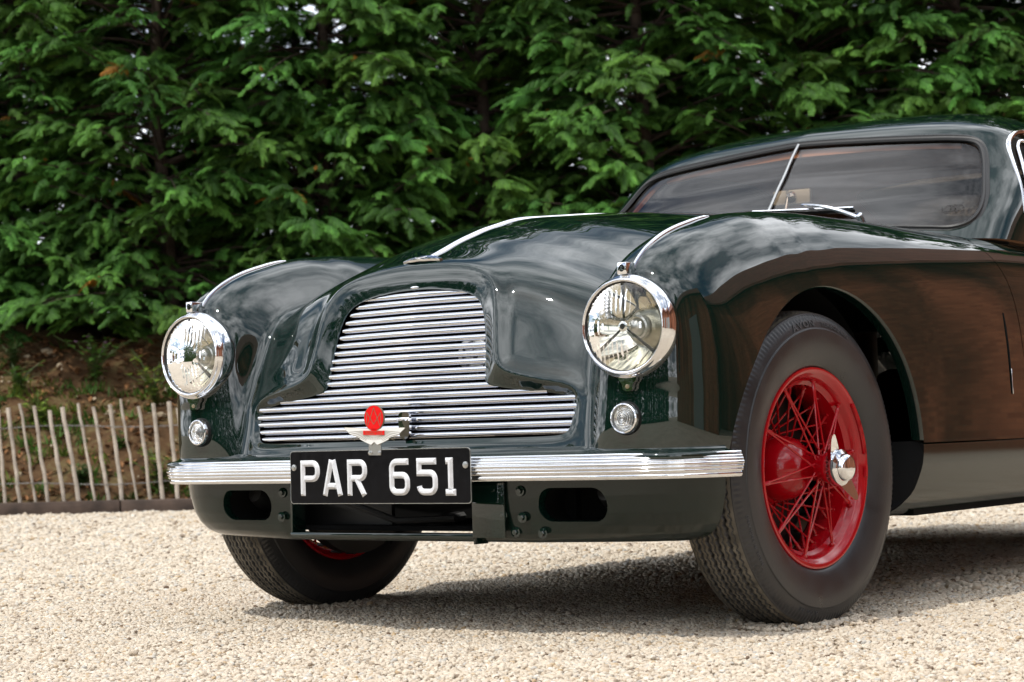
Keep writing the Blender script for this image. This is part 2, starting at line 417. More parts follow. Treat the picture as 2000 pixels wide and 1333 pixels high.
# wheel arches
ARCH = np.array([(-.405, .30), (-.400, .385), (-.375, .46), (-.335, .54), (-.262, .627), (-.152, .703), (-.008, .740), (.135, .727), (.262, .672), (.355, .583), (.405, .48), (.424, .385), (.424, .30)])
ARCH = resample(chaikin(ARCH, 2), 90)
def arch_field(V, off=0.): return np.where(np.abs(V[:, 0]) > .45, sdist(V[:, 1]-off, V[:, 2], np.vstack([ARCH, [(.42, .1), (-.40, .1)]])), 1.)
V, NV, TR = clip(V, NV, TR, arch_field(V))
V, NV, TR = clip(V, NV, TR, arch_field(V, 2.515))
# shut line in front of the door, then bodywork and door are separate panels
SHUT = chaikin([(.93, .97), (.945, .90), (1.03, .86), (1.075, .78), (1.085, .6), (1.085, .3)], 3)
def shut_y(z): return np.interp(-z, -SHUT[:, 1], SHUT[:, 0])
gs = V[:, 1]-shut_y(V[:, 2]); sidef = np.abs(V[:, 0]) > .655
cowl = np.where(sidef, gs, V[:, 1]-.985)
A = clip(V, NV, TR, -(cowl)-.0022)
B = clip(V, NV, TR, cowl-.0022)
bodywork = mesh_obj('bodywork', A[0], A[2], MAT['paint'], car, True, None, A[1])
# vent slot in the flank
cabin_body = mesh_obj('door_and_cabin_panel', B[0], B[2], MAT['paint'], car, True, None, B[1])
# dark backing just under the shut lines
pb = []
for x0 in (1, -1):
    mb_ = None
def body_x(y, z):
    """outer x of the flank at (y, z)"""
    s, r = sig_of(y, z); xp_ = tb(T_xp, s); rc_ = float(r_in(np.array(xp_), np.array(s))); n_ = tb(T_n, s)
    q = min(max(r/rc_, 0), 1)
    return float(xp_+(tb(T_xs, s)-xp_)*(1-q**n_)**(1/n_))
def crown(s): 
    x = tb(T_xp, s); return place(x, s, float(r_in(np.array(x), np.array(s))))
def mid(s):
    c = P.shape[1]//2; return np.array([np.interp(s, rows, P[:, c, k]) for k in range(3)])
def surf(x, s): return place(np.array(x), np.array(s), r_in(np.array(x), np.array(s)))
for sgn, nm in ((1, 'l'), (-1, 'r')):
    zz = np.linspace(.39, .90, 30); Pm = [(sgn*(body_x(shut_y(z), z)-.006), shut_y(z), z) for z in zz]
    mesh_obj('shut_line_shade', *(lambda a: (a[0], a[1]))(g_sweep([(-.008, -.002), (.008, -.002), (.008, .002), (-.008, .002)], Pm, (sgn, 0, .3))), MAT['void'], car, False)  # black strip colours in the shade inside the open gap
# wheel arch return edges
for sgn in (1, -1):
    for off in (0, 2.515):
        rowsA = []
        pts = [q for q in ARCH if q[1] > .386]
        for (y, z) in pts:
            x = body_x(y+off, z); c = np.array([0., .40]); d = np.array([y, z])-c; d /= np.linalg.norm(d)
            rowsA.append([(sgn*x, y+off, z), (sgn*(x-.003), y+off-d[0]*.004, z-d[1]*.004), (sgn*(x-.010), y+off-d[0]*.005, z-d[1]*.005), (sgn*(x-.03), y+off-d[0]*.002, z-d[1]*.002)])
        VA = np.array(rowsA).reshape(-1, 3)
        mesh_obj('wheel_arch_lip', VA, grid_faces(len(pts), 4), MAT['paint'], car, True)
        # wheel well liner
        a = np.linspace(-.12, PI+.12, 40)
        VL = np.array([[(sgn*xx, off+.01-.43*math.cos(t), .34+.41*math.sin(t)) for xx in (.70, .50)] for t in a]).reshape(-1, 3)
        mesh_obj('wheel_well', VL, grid_faces(40, 2), MAT['void'], car, True)
        mesh_obj('wheel_well_wall', *g_prism([(off+.01-.43*math.cos(t), .34+.41*math.sin(t)) for t in a], sgn*.50, sgn*.49, 'yz'), MAT['void'], car, False)
# sill under the door
for sgn in (1, -1):
    pz = chaikin([(.786, .389), (.806, .3855), (.811, .377), (.809, .33), (.797, .27), (.772, .228), (.73, .212), (.60, .208)], 2)
    yf = lambda z: float(np.interp(z, [.205, .212, .23, .27, .33, .39], [.22, .25, .33, .385, .415, .425]))
    ys = np.linspace(0, 1, 40)
    VS = np.array([[(sgn*x, yf(z)+(2.09-yf(z))*t, z) for x, z in pz] for t in ys]).reshape(-1, 3)
    mesh_obj('sill', VS, grid_faces(40, len(pz)), MAT['lowpaint'], car, True)
    VE = [(sgn*x, yf(z), z) for x, z in pz]+[(sgn*.60, .30, .388)]
    mesh_obj('sill_end', VE, [tuple(range(len(VE)))], MAT['void'], car, False)
    # slim air vent in the flank
    vp = [(.951+.0*t, .71-.21*t) for t in np.linspace(0, 1, 14)]
    Pv = [(sgn*(body_x(y, z)+.0005), y+.028, z) for y, z in vp]
    mesh_obj('flank_vent', *g_sweep([(-.0032, -.001), (.0032, -.001), (.0032, .0012), (-.0032, .0012)], Pv, (sgn, 0, 0), np.interp(np.linspace(0, 1, 14), [0, .12, .9, 1], [.5, 1, 1, .6])), MAT['void'], car, False)
    Pv2 = [(sgn*(body_x(y, z)+.0012), y+.0325, z) for y, z in vp[9:]]
    mesh_obj('flank_vent_edge', *g_tube(Pv2, .0014, 6), MAT['chrome'], car)
# floor pan (keeps light out from beneath)
mb = MB(); mb.add(*g_box(-.60, .60, -.38, 3.2, .23, .25)); mb.add(*g_box(-.40, .40, -.42, .9, .25, .60)); mb.add(*g_box(-.765, .765, .45, 2.08, .213, .235)); mb.add(*g_box(-.765, .765, 2.95, 3.2, .26, .30)); mb.add(*g_box(-.43, .43, -.49, -.38, .225, .235)); mb.add(*g_box(-.74, .74, 2.95, 3.3, .30, .42))
mb.build('floor_pan', MAT['void'], car, False)

# ---- apron lip over the bumper
bot = P[0][(np.abs(P[0][:, 1]) > .40)]
bot = bot[bot[:, 1] < -.40]
Q = np.vstack([bot[:1], bot, bot[-1:]])
tg = np.gradient(bot[:, :2], axis=0); tg /= np.linalg.norm(tg, axis=1)[:, None]
nrm = np.stack([tg[:, 1], -tg[:, 0]], 1)
VAp = []
for i, p in enumerate(bot):
    VAp.append([(p[0]+nrm[i, 0]*o, p[1]+nrm[i, 1]*o, z) for o, z in ((-.001, .402), (.001, .395), (.006, .390), (.018, .3875), (.030, .3855), (.033, .380), (.030, .37))])
mesh_obj('apron_lip', np.array(VAp).reshape(-1, 3), grid_faces(len(bot), 7), MAT['paint'], car, True)

# ---- grille
def gy(z): return float(np.interp(z, [.42, .5, .6, .7, .77], [-.527, -.519, -.499, -.470, -.443]))
def half_w(z):
    a = OPEN; b = np.roll(a, -1, 0); xs = []
    for p, q in zip(a, b):
        if (p[1]-z)*(q[1]-z) < 0: xs.append(p[0]+(z-p[1])*(q[0]-p[0])/(q[1]-p[1]))
    return max(xs) if xs else 0
NB = 20
for i in range(NB):
    z = .4335+i*(.7640-.4335)/(NB-1)
    hw = half_w(z)+.012
    if i == NB-1: hw = half_w(z)
    n = 30; xs = np.linspace(-hw, hw, n)
    yy = gy(z)+.085*np.sqrt(xs**2+.012**2)
    sag = .0
    pr_ = [(.0072*math.sin(a)**.8-.001, .0069*math.cos(a)) for a in np.linspace(0, PI, 9)]+[(-.008, -.0062), (-.008, .0062)]
    # profile side axis points forwards (-y)
    Pth = np.stack([xs, yy, np.full(n, z+random.uniform(-.0006, .0006))], 1)
    V_, F_ = g_sweep([(a, b) for a, b in pr_], Pth, (0, 0, 1))
    mesh_obj('grille_bar', V_, F_, MAT['grille'], car, True, 50)
gb = np.array([[(x*(.47 if z < .55 else .27), gy(z)+.026+.085*abs(x*.3), z) for x in np.linspace(-1, 1, 21)] for z in np.linspace(.405, .785, 40)]).reshape(-1, 3)
mesh_obj('grille_backing', gb, grid_faces(40, 21), MAT['void'], car, True)  # black sheet stands for the unlit depth behind the bars
# horn behind the bars
mb = MB(); mb.add(*g_lathe([(.038, .0), (.042, .006), (.038, .010), (.030, .008), (.028, .002), (.012, .004), (.006, .010), (0, .010)], 24), 0, T(.175, gy(.60)+.036, .605)@RX(PI/2))
mb.build('horn', MAT['steel'], car)
# thin bright edge round the lower mouth
# bonnet catch handle in front of the bars
mb = MB()
mb.add(*g_prism(chaikin([(-.014, -.034), (.014, -.034), (.016, .012), (.013, .026), (-.013, .026), (-.016, .012)], 2, True), 0, -.007), 0, T(.034, gy(.46)-.010, .460))
mb.add(*g_tube([(-.012, 0, 0), (.0, -.004, 0), (.014, -.003, 0)], .0035, 8), 0, T(.030, gy(.46)-.020, .470))
mb.build('bonnet_catch', MAT['chrome'], car, True, 40)

# ---- bright strips on bonnet and wings, bonnet wing badge
def strip(name, Pth, wd, ht, sc, parent=car):
    pr_ = [(wd*math.cos(a), ht*math.sin(a)-.001) for a in np.linspace(0, PI, 9)]
    return mesh_obj(name, *g_sweep(pr_, Pth, (0, 0, 1), sc), MAT['chrome'], parent, True, 60)
s0 = sig_of(-.395, .829)[0]
ss = np.linspace(s0, FR+.98, 60)
strip('bonnet_strip', np.array([mid(s) for s in ss]), .0062, .0062, np.interp(ss, [s0, s0+.05, s0+.5, ss[-1]], [.8, 1.15, 1.0, .8]))
for sgn in (1, -1):
    s1 = sig_of(-.515, .765)[0]; s2 = sig_of(-.205, .884)[0]
    ss = np.linspace(s1, s2, 30); Pth = np.array([crown(s) for s in ss]); Pth[:, 0] *= sgn
    strip('wing_strip', Pth, .0040, .0075, np.interp(np.linspace(0, 1, 30), [0, .75, .93, 1], [1.1, 1., .75, .25]))
# wings badge on the bonnet nose
bp_, bs = mid(sig_of(-.43, .813)[0]), mid(sig_of(-.39, .831)[0])
dirv = (bs-bp_)/np.linalg.norm(bs-bp_); pitch = math.atan2(dirv[2], dirv[1])
wing = [(0, -.010), (.014, -.012), (.03, -.008), (.052, -.003), (.056, .003), (.048, .009), (.03, .011), (.014, .013), (0, .016)]
wo_ = wing+[(-x, y) for x, y in wing[::-1][1:-1]]
mb = MB(); mb.add(*g_prism(wo_, .001, .006, 'xy'), 0); mb.add(*g_box(-.014, .014, -.004, .005, .006, .008, .0008), 0)
for k in range(-4, 5):
    if abs(k) > 1: mb.add(*g_box(k*.0105-.0006, k*.0105+.0006, -.004, .008, .006, .0068), 0)
VB = np.array(mb.V); VB[:, 2] -= .55*VB[:, 0]**2*4
mb.V = [tuple(v) for v in VB]
ob = mb.build('bonnet_wings_badge', MAT['chrome'], car, True, 30); ob.location = tuple(mid(sig_of(-.415, .819)[0])+np.array([0, -.002, .003])); ob.rotation_euler = (pitch, 0, 0)

# ---- headlamps
def headlamp(sgn, fluted):
    h = empty('headlamp', (sgn*.616, -.548, .639), 0, car)
    h.rotation_euler = (0, 0, math.radians(1.5*sgn))
    A_ = RX(PI/2)          # lathe axis z -> -y (forwards)
    rim = [(.0895, .000), (.0905, .004), (.0935, .0065), (.0965, .0045), (.098, .000), (.0995, -.003), (.1025, -.006), (.1045, -.012), (.1055, -.022), (.1045, -.034), (.1010, -.046), (.094, -.058), (.086, -.064), (.086, -.02), (.0885, -.006)]
    mb = MB(); mb.add(*g_lathe(rim, 64, True), 0, A_); mb.build('chrome_rim', MAT['chrome'], h, True, 60)
    seal = [(.0885, .0012), (.0905, .0030), (.0905, -.004), (.0885, -.004)]
    mb = MB(); mb.add(*g_lathe(seal, 64, True), 0, A_); mb.build('rim_seal', MAT['black'], h, True, 40)
    bowl = [(.088*math.sqrt(t), -.006-.062*(1-t)) for t in np.linspace(1, .03, 22)]
    mb = MB(); mb.add(*g_lathe(bowl, 64), 0, A_); mb.build('reflector', MAT['reflector'], h)
    ls = [(0.0885*math.sin(a), .0010+.008*(math.cos(a)-math.cos(1.5))/(1-math.cos(1.5))) if 0 else (.0885*t, .012*(1-t*t)-.001) for a, t in zip(np.linspace(0, 1.5, 16), np.linspace(0, 1, 16))]
    V_, F_ = g_lathe([(max(r, 1e-4), hh) for r, hh in ls], 96)
    V_ = np.array(V_)
    if fluted:      # the moulded vertical flutes of the lens
        V_[:, 2] += np.where(np.hypot(V_[:, 0], V_[:, 1]) > .03, .0011*np.sin(V_[:, 0]*2*PI/.011), 0)
    mb = MB(); mb.add(V_, F_, 0, A_); mb.build('lens', MAT['lens'], h)
    mb = MB()
    for a in (90, 218, 322):
        a = math.radians(a)
        V_, F_ = g_sweep([(-.0022, -.0025), (.0022, -.0025), (.0022, .0025), (-.0022, .0025)], [(math.cos(a)*r, math.sin(a)*r, -.003+.0*r) for r in (.010, .04, .087)], (0, 0, 1), [.75, .9, 1.5])
        mb.add(V_, F_, 0, A_)
    mb.build('tripod_bar', MAT['darksteel'], h, True, 40)
    mb = MB(); mb.add(*g_lathe([(0.0001, .004), (.006, .004), (.0105, .002), (.012, -.004), (.011, -.016), (.006, -.026)], 28), 0, A_)
    mb.build('bar_centre', MAT['chrome'], h, True, 50)
    mb = MB(); mb.add(*g_lathe([(.0001, .0052), (.0055, .0052), (.006, .0038)], 20), 0, A_); mb.build('bar_boss', MAT['black'], h)
    mb = MB(); mb.add(*g_lathe([(.0001, -.03), (.012, -.032), (.020, -.040), (.0215, -.046), (.021, -.050), (.0245, -.052), (.025, -.066)], 28), 0, A_)
    mb.build('bulb_holder', MAT['steel'], h, True, 50)
    # lower fixing tab with its screw
    tab = chaikin([(-.021, .012), (.021, .012), (.020, .0), (.013, -.004), (.011, -.020), (-.011, -.020), (-.013, -.004), (-.020, .0)], 1, True)
    mb = MB(); mb.add(*g_prism(tab, -.004, .006), 0, T(.0, .012, -.109)); tabo = mb.build('fixing_tab', MAT['chrome'], h, True, 40)
    mb = MB(); mb.add(*g_lathe([(.0001, .0025), (.004, .002), (.0048, 0)], 14), 0, T(0, .008, -.120)@A_); mb.add(*g_box(-.004, .004, -.0029, -.0022, -.0006, .0006), 0, T(0, .008, -.120)); mb.build('screw', MAT['bronze'], h)
    # small shield block on top
    mb = MB(); mb.add(*g_box(-.011, .011, -.004, .030, -.012, .013, .002), 0, T(0, .004, .116)); mb.build('lamp_block', MAT['chrome'], h, True, 35)
    mb = MB(); mb.add(*g_prism(circ(.0062, 12, .0075), -.0012, 0), 0, T(0, .0, .117)); mb.build('block_emblem', MAT['platebk'], h, True, 35)
    mb = MB()
    for k in range(3): mb.add(*g_box(-.0045+.001*k, .0045-.001*k, -.0018, -.0011, -.0042+.0034*k, -.003+.0034*k), 0, T(0, .0, .117))
    mb.build('emblem_detail', MAT['chrome'], h, False)
    return h
setprops(headlamp(1, True), 'headlamp nearer the red wheel'); setprops(headlamp(-1, True), 'headlamp nearer the paling fence')
# ---- side lamps
for sgn in (1, -1):
    h = empty('side_lamp', (sgn*.604, -.530, .456), math.radians(3*sgn), car); A_ = RX(PI/2)
    mb = MB(); mb.add(*g_lathe([(.030, .0), (.0335, .004), (.0345, .0), (.0345, -.010), (.036, -.012), (.036, -.02), (.0, -.02)], 40), 0, A_); mb.build('rubber_base', MAT['black'], h)
    mb = MB(); mb.add(*g_lathe([(.0262, .010), (.0275, .0125), (.030, .011), (.032, .006), (.0325, -.004), (.030, -.006), (.0262, .004)], 40, True), 0, A_); mb.build('chrome_rim', MAT['chrome'], h)
    prf = []
    for i in range(34):
        t_ = i/33; r_ = .0268*t_
        prf.append((max(r_, 1e-4), .016*(1-t_*t_*.75)-.0*t_+.0011*math.cos(r_*2*PI/.0042)))
    mb = MB(); mb.add(*g_lathe(prf, 40), 0, A_); mb.build('ringed_lens', MAT['sidelens'], h)
    mb = MB(); mb.add(*g_lathe([(.0262, .003), (.02, -.004), (.0001, -.006)], 32), 0, A_); mb.build('lamp_reflector', MAT['reflector'], h)
# ---- bumper
bpath = chaikin([(-.790, -.402), (-.784, -.425), (-.757, -.482), (-.70, -.533), (-.62, -.560), (-.5, -.572), (-.3, -.578), (0, -.580), (.3, -.578), (.5, -.572), (.62, -.560), (.70, -.533), (.757, -.482), (.784, -.425), (.790, -.404)], 3)
bpath = np.hstack([bpath, np.full((len(bpath), 1), .3600)])
bp2 = [(-.018, -.0255), (-.004, -.0262)]
_rb = [(-.0262, -.0135, .0045, .0035), (-.0135, -.0065, .0085, .0024), (-.0065, -.0005, .0105, .0022), (-.0005, .0075, .0120, .0030), (.0075, .0130, .0098, .0022), (.0130, .0185, .0075, .0022), (.0185, .0262, .0045, .0030)]
for z0_, z1_, o_, h_ in _rb:
    for q in range(6):
        f_ = (q+.25)/5.5; bp2.append((o_-h_+h_*1.25*math.sin(PI*f_)**.6, z0_+(z1_-z0_)*f_))
bp2 += [(-.004, .0262), (-.018, .0262)]
mesh_obj('bumper_bar', *g_sweep(bp2, bpath, (0, 0, 1)), MAT['chrome'], car, True, 24)
# ---- valance under the bumper
vpath = chaikin([(-.752, -.395), (-.74, -.43), (-.715, -.468), (-.67, -.502), (-.60, -.521), (-.5, -.530), (-.33, -.533), (0, -.534), (.33, -.533), (.5, -.530), (.60, -.521), (.67, -.502), (.715, -.468), (.74, -.43), (.752, -.395)], 3)
vpath = resample(vpath, 260)
tg = np.gradient(vpath, axis=0); tg /= np.linalg.norm(tg, axis=1)[:, None]; vn = np.stack([tg[:, 1], -tg[:, 0]], 1)
vz = np.r_[.352, np.linspace(.345, .25, 26), np.linspace(.25, .203, 18)[1:]]
off = np.interp(vz, [.203, .206, .212, .222, .24, .265, .30, .352], [.115, .088, .066, .046, .028, .014, .005, .0])
kk = .35+.65*np.clip((np.abs(vpath[:, 0])-.35)/.3, 0, 1)
PV = np.stack([vpath[None, :, 0]-vn[None, :, 0]*off[:, None]*kk, vpath[None, :, 1]-vn[None, :, 1]*off[:, None]*kk, np.repeat(vz[:, None], len(vpath), 1)], -1)
NVv = grid_normals(PV, np.arange(len(vpath)), -vz)
if NVv[5, 130, 1] > 0: NVv = -NVv
V, NV, TR = PV.reshape(-1, 3), NVv.reshape(-1, 3), quads_to_tris(grid_faces(*PV.shape[:2]))
TR = orient(V, NV, TR)
def rbox(x, z, cx, cz, hx, hz, r):
    qx = np.abs(x-cx)-hx+r; qz = np.abs(z-cz)-hz+r
    return np.hypot(np.maximum(qx, 0), np.maximum(qz, 0))+np.minimum(np.maximum(qx, qz), 0)-r
HOLE = (.462, .283, .083, .035, .034)
V, NV, TR = clip(V, NV, TR, rbox(np.abs(V[:, 0]), V[:, 2], *HOLE))
V, NV, TR = clip(V, NV, TR, rbox(V[:, 0], V[:, 2], -.0475, .30, .2625, .082, .004))
mesh_obj('valance', V, TR, MAT['lowpaint'], car, True, None, NV)
for sgn in (1, -1):
    ring = []
    a = np.linspace(0, 2*PI, 60, endpoint=False)
    cx, cz, hx, hz, rr = HOLE
    pts = []
    for t_ in a:
        c_, s_ = math.cos(t_), math.sin(t_)
        # rounded box outline by ray march
        lo, hi = 0, .2
        for _ in range(30):
            m_ = (lo+hi)/2
            if rbox(np.array(cx+c_*m_), np.array(cz+s_*m_), *HOLE) < 0: lo = m_
            else: hi = m_
        pts.append((cx+c_*lo, cz+s_*lo))
    def vy(x, z):
        i = np.abs(vpath[:, 0]-x).argmin(); return float(vpath[i, 1]-vn[i, 1]*np.interp(z, vz[::-1], off[::-1])*kk[i])
    R_ = np.array([[(sgn*x, vy(x, z), z), (sgn*(x+(cx-x)*.02), vy(x, z)+.003, z+(cz-z)*.03), (sgn*(x+(cx-x)*.03), vy(x, z)+.022, z+(cz-z)*.05)] for x, z in pts+pts[:1]]).reshape(-1, 3)
    mesh_obj('duct_lip', R_, grid_faces(61, 3), MAT['paint'], car, True)
    # duct behind the oval opening
    R_ = np.array([[(sgn*x, vy(x, z)+.022, z), (sgn*(x*.97), -.40, z)] for x, z in pts+pts[:1]]).reshape(-1, 3)
    mesh_obj('duct', R_, grid_faces(61, 2), MAT['void'], car, True)
    mesh_obj('duct_back', *g_box(min(sgn*.33, sgn*.60), max(sgn*.33, sgn*.60), -.40, -.395, .23, .34), MAT['void'], car, False)
    mb = MB(); mb.add(*g_lathe([(.0001, .03), (.02, .028), (.03, .0), (.03, -.04)], 20), 0, T(sgn*.50, -.43, .30)@RX(PI/2-.3)); mb.build('brake_duct_hose', MAT['black'], car)
    bolts = [(.338, .312), (.342, .257)]
    if sgn > 0: bolts += [(.270, .316), (.292, .262), (.315, .226), (.385, .224)]
    for bx, bz in bolts:
        mb = MB(); A_ = T(sgn*bx, -.5335+(.0 if bz > .25 else .012), bz)@RX(PI/2)
        mb.add(*g_lathe([(.0115, 0), (.011, .0016), (.006, .0018)], 20), 0, A_)
        mb.add(*g_lathe([(.0062, .001), (.0062, .0058), (.005, .0068), (.0001, .0068)], 6), 0, A_)
        mb.build('bolt', MAT['paint'], car, True, 30)
# centre frame below the plate
mb = MB(); mb.add(*g_box(-.312, .217, -.538, -.50, .211, .222, .002)); mb.add(*g_box(-.314, -.308, -.534, -.49, .21, .36, .001)); mb.add(*g_box(.214, .219, -.536, -.49, .20, .36, .001))
mb.build('valance_frame', MAT['paint'], car, True, 35)
mb = MB(); mb.add(*g_box(.214, .30, -.5395, -.534, .214, .345, .002)); mb.build('valance_flange', MAT['paint'], car, True, 35)
mb = MB()
mb.add(*g_box(-.40, .40, -.40, -.36, .30, .60)); mb.add(*g_box(-.40, -.10, -.43, -.38, .235, .33)); mb.add(*g_tube([(.02, -.45, .24), (.12, -.40, .26), (.30, -.2, .33)], .012, 8)); mb.add(*g_tube([(-.25, -.46, .30), (-.05, -.47, .245), (.10, -.45, .25)], .008, 8)); mb.add(*g_tube([(.05, -.40, .235), (.2, -.1, .25), (.5, 0, .26)], .016, 8))
mb.build('chassis_member', MAT['black'], car, True, 40)
# ---- number plate
pl = empty('number_plate', (.003, -.5965, .3475), 0, car)
W2, H2 = .2555, .0585
rr_ = []
for cx_, cz_, a0 in ((W2-.008, H2-.008, 0), (-W2+.008, H2-.008, 90), (-W2+.008, -H2+.008, 180), (W2-.008, -H2+.008, 270)):
    for k in range(6):
        a = math.radians(a0+18*k); rr_.append((cx_+.008*math.cos(a), cz_+.008*math.sin(a)))
mesh_obj('plate_edge', *g_prism(rr_, .0, .0022), MAT['steel'], pl, False)
mesh_obj('plate_face', *g_prism([(x*.9945, z*.977) for x, z in rr_], -.0006, .0004), MAT['platebk'], pl, False)
mesh_obj('plate_bracket', *g_box(-.06, .06, .002, .03, -.02, .03), MAT['void'], pl, False)
SW, SH = .0140, .0055
def stroke(mb, pts, closed=False):
    P = np.array(pts, float); n = len(P)
    d = (np.roll(P, -1, 0)-P); d /= np.maximum(np.linalg.norm(d, axis=1), 1e-9)[:, None]
    V_ = []
    for i in range(n):
        if closed: d0, d1 = d[i-1], d[i]
        else: d0 = d[i-1] if i > 0 else d[i]; d1 = d[i] if i < n-1 else d[i-1]
        n0 = np.array([-d0[1], d0[0]]); n1 = np.array([-d1[1], d1[0]]); m_ = n0+n1; m_ /= np.linalg.norm(m_); m_ /= max(.45, m_@n0)
        ex = 0 if closed else (-1 if i == 0 else 1 if i == n-1 else 0)
        for o, h_ in ((-SW/2, 0), (-SW*.16, SH), (SW*.16, SH), (SW/2, 0)):
            q = P[i]+m_*o-(d1*ex*SW*.32 if h_ > 0 and ex else 0)*1.
            V_.append((q[0], -h_-.0006, q[1]))
    F_ = []
    for i in range(n if closed else n-1):
        j = (i+1) % n
        for k in range(3): F_.append((i*4+k, j*4+k, j*4+k+1, i*4+k+1))
    if not closed: F_ += [(0, 1, 2, 3), (n*4-1, n*4-2, n*4-3, n*4-4)]
    mb.add(V_, F_)
def arc(cx, cz, r, a0, a1, n=6): return [(cx+r*math.cos(math.radians(a0+(a1-a0)*k/n)), cz+r*math.sin(math.radians(a0+(a1-a0)*k/n))) for k in range(n+1)]
H = .0790; hs = SW/2
def glyph(ch):
    mb = MB(); w_ = .0575; b, t_ = -H/2, H/2-hs; bb = b+hs; c_ = .014; L_, R_ = hs, w_-hs
    if ch in 'PR':
        m_ = -.0015
        stroke(mb, [(L_, b), (L_, t_)]+arc(R_-c_, t_-c_, c_, 90, 0)+arc(R_-c_, m_+c_, c_, 0, -90)+[(L_+hs*.6, m_)])
        if ch == 'R': stroke(mb, [(R_-.024, m_), (R_-.001, b)])
    elif ch == 'A':
        stroke(mb, [(.006, b), (w_/2-.0025, t_+hs)]); stroke(mb, [(w_-.006, b), (w_/2+.0025, t_+hs)]); stroke(mb, [(.014, -.018), (w_-.014, -.018)])
    elif ch == '6':
        m_ = .004
        stroke(mb, [(R_+.004, t_)]+arc(L_+c_, t_-c_, c_, 90, 180)+arc(L_+c_, bb+c_, c_, 180, 270)+arc(R_-c_, bb+c_, c_, 270, 360)+arc(R_-c_, m_-c_, c_, 0, 90)+[(L_+hs*.6, m_)])
    elif ch == '5':
        m_ = .008
        stroke(mb, [(R_+.004, t_), (L_, t_), (L_, m_)]+arc(R_-c_, m_-c_, c_, 90, 0)+arc(R_-c_, bb+c_, c_, 360, 270)+arc(L_+c_, bb+c_, c_, 270, 185))
    elif ch == '1':
        stroke(mb, [(.001, t_), (.014, t_), (.014, b+.011)]); stroke(mb, [(.0, b+.006), (.028, b+.006)])
    return mb
for ch, x_ in (('P', -.224), ('A', -.158), ('R', -.086), ('6', .034), ('5', .110), ('1', .188)):
    g = glyph(ch).build('plate_letter' if ch.isalpha() else 'plate_digit', MAT['letter'], pl, False); g.location = (x_, 0, -.0015)
for sgn in (1, -1):
    mb = MB(); mb.add(*g_lathe([(.0075, 0), (.007, .0018), (.0045, .0022), (.0045, .0036), (.0001, .004)], 18), 0, T(sgn*.243, -.0006, .022)@RX(PI/2)); mb.build('plate_screw', MAT['steel'], pl)
# ---- enamel club badge on its stalk
bd = empty('club_badge', (.002, -.599, .455), math.radians(4), car); bd.rotation_euler = (0, math.radians(1.5), math.radians(6)); bd.scale = (1.27, 1, 1.06)
mesh_obj('badge_stalk', *g_box(-.0125, .0125, -.001, .0012, -.058, -.022), MAT['steel'], bd, False)
ov = [(.0205*math.cos(a), .0265*math.sin(a)+.018) for a in np.linspace(0, 2*PI, 40, endpoint=False)]
mesh_obj('badge_oval_edge', *g_prism(ov, -.0042, .0), MAT['bronze'], bd, False)
mb = MB(); mb.add(*g_prism([(x*.945, (z-.018)*.955+.018) for x, z in ov], -.0050, -.004)); mb.add(*g_box(-.0052, .0052, -.0050, -.001, -.013, -.004)); mb.build('badge_oval', MAT['redenamel'], bd, False)
wh = [(x*1.12, z) for x, z in [(0, -.0305), (.0055, -.0365), (.0135, -.033), (.0265, -.0255), (.027, -.0225), (.044, -.0160), (.0505, -.0085), (.0555, -.0035), (.055, -.0015), (.012, -.0035), (.0075, -.0065), (.0, -.0065)]]
wo2 = wh+[(-x, z) for x, z in wh[::-1][1:-1]]
mesh_obj('badge_wings_edge', *g_prism([(x*1.015, (z+.018)*1.03-.018) for x, z in wo2], -.0030, .0), MAT['bronze'], bd, False)
mesh_obj('badge_wings', *g_prism(wo2, -.0036, -.001), MAT['whiteenamel'], bd, False)
mb = MB()
for k in range(-11, 12):
    a = math.radians(-90+k*7.4); r0, r1 = .016, (.0285 if abs(k) < 4 else .034 if abs(k) < 7 else .046)
    p, q = (r0*math.cos(a)*1.25, -.006+r0*math.sin(a)*.9), (r1*math.cos(a)*1.15, -.006+r1*math.sin(a)*.75)
    dx, dz = q[0]-p[0], q[1]-p[1]; L = math.hypot(dx, dz); nx, nz = -dz/L*.00045, dx/L*.00045
    mb.add(*g_prism([(p[0]+nx, p[1]+nz), (p[0]-nx, p[1]-nz), (q[0]-nx, q[1]-nz), (q[0]+nx, q[1]+nz)], -.0039, -.0035))
mb.build('badge_feather_line', MAT['bronze'], bd, False)
mesh_obj('badge_bar', *g_box(-.0215, .0215, -.0058, -.003, -.0165, -.0078), MAT['redenamel'], bd, False)
mb = MB()
def bline(a, b, w_=.0005):
    dx, dz = b[0]-a[0], b[1]-a[1]; L = math.hypot(dx, dz); nx, nz = -dz/L*w_, dx/L*w_
    mb.add(*g_prism([(a[0]+nx, a[1]+nz), (a[0]-nx, a[1]-nz), (b[0]-nx, b[1]-nz), (b[0]+nx, b[1]+nz)], -.0054, -.0049))
zc = .018
for s_ in (1, -1):
    bline((0, zc+.021), (s_*.0128, zc-.0165)); bline((s_*.0145, zc-.0135), (s_*.0145, zc+.0115)); bline((s_*.0145, zc+.0115), (0, zc-.013))
mb.build('badge_monogram', MAT['bronze'], bd, False)
mb = MB()
for txt, zz_ in (('ASTON MARTIN', -.0115), ('OWNERS  CLUB', -.0154)):
    V_, F_ = text_mesh(txt, .0046); wdt = V_[:, 0].max(); V_[:, 0] = (V_[:, 0]-wdt/2)*.036/wdt
    mb.add(np.stack([V_[:, 0], np.full(len(V_), -.0060), V_[:, 1]+zz_], 1), F_)
mb.build('badge_lettering', MAT['bronze'], bd, False)
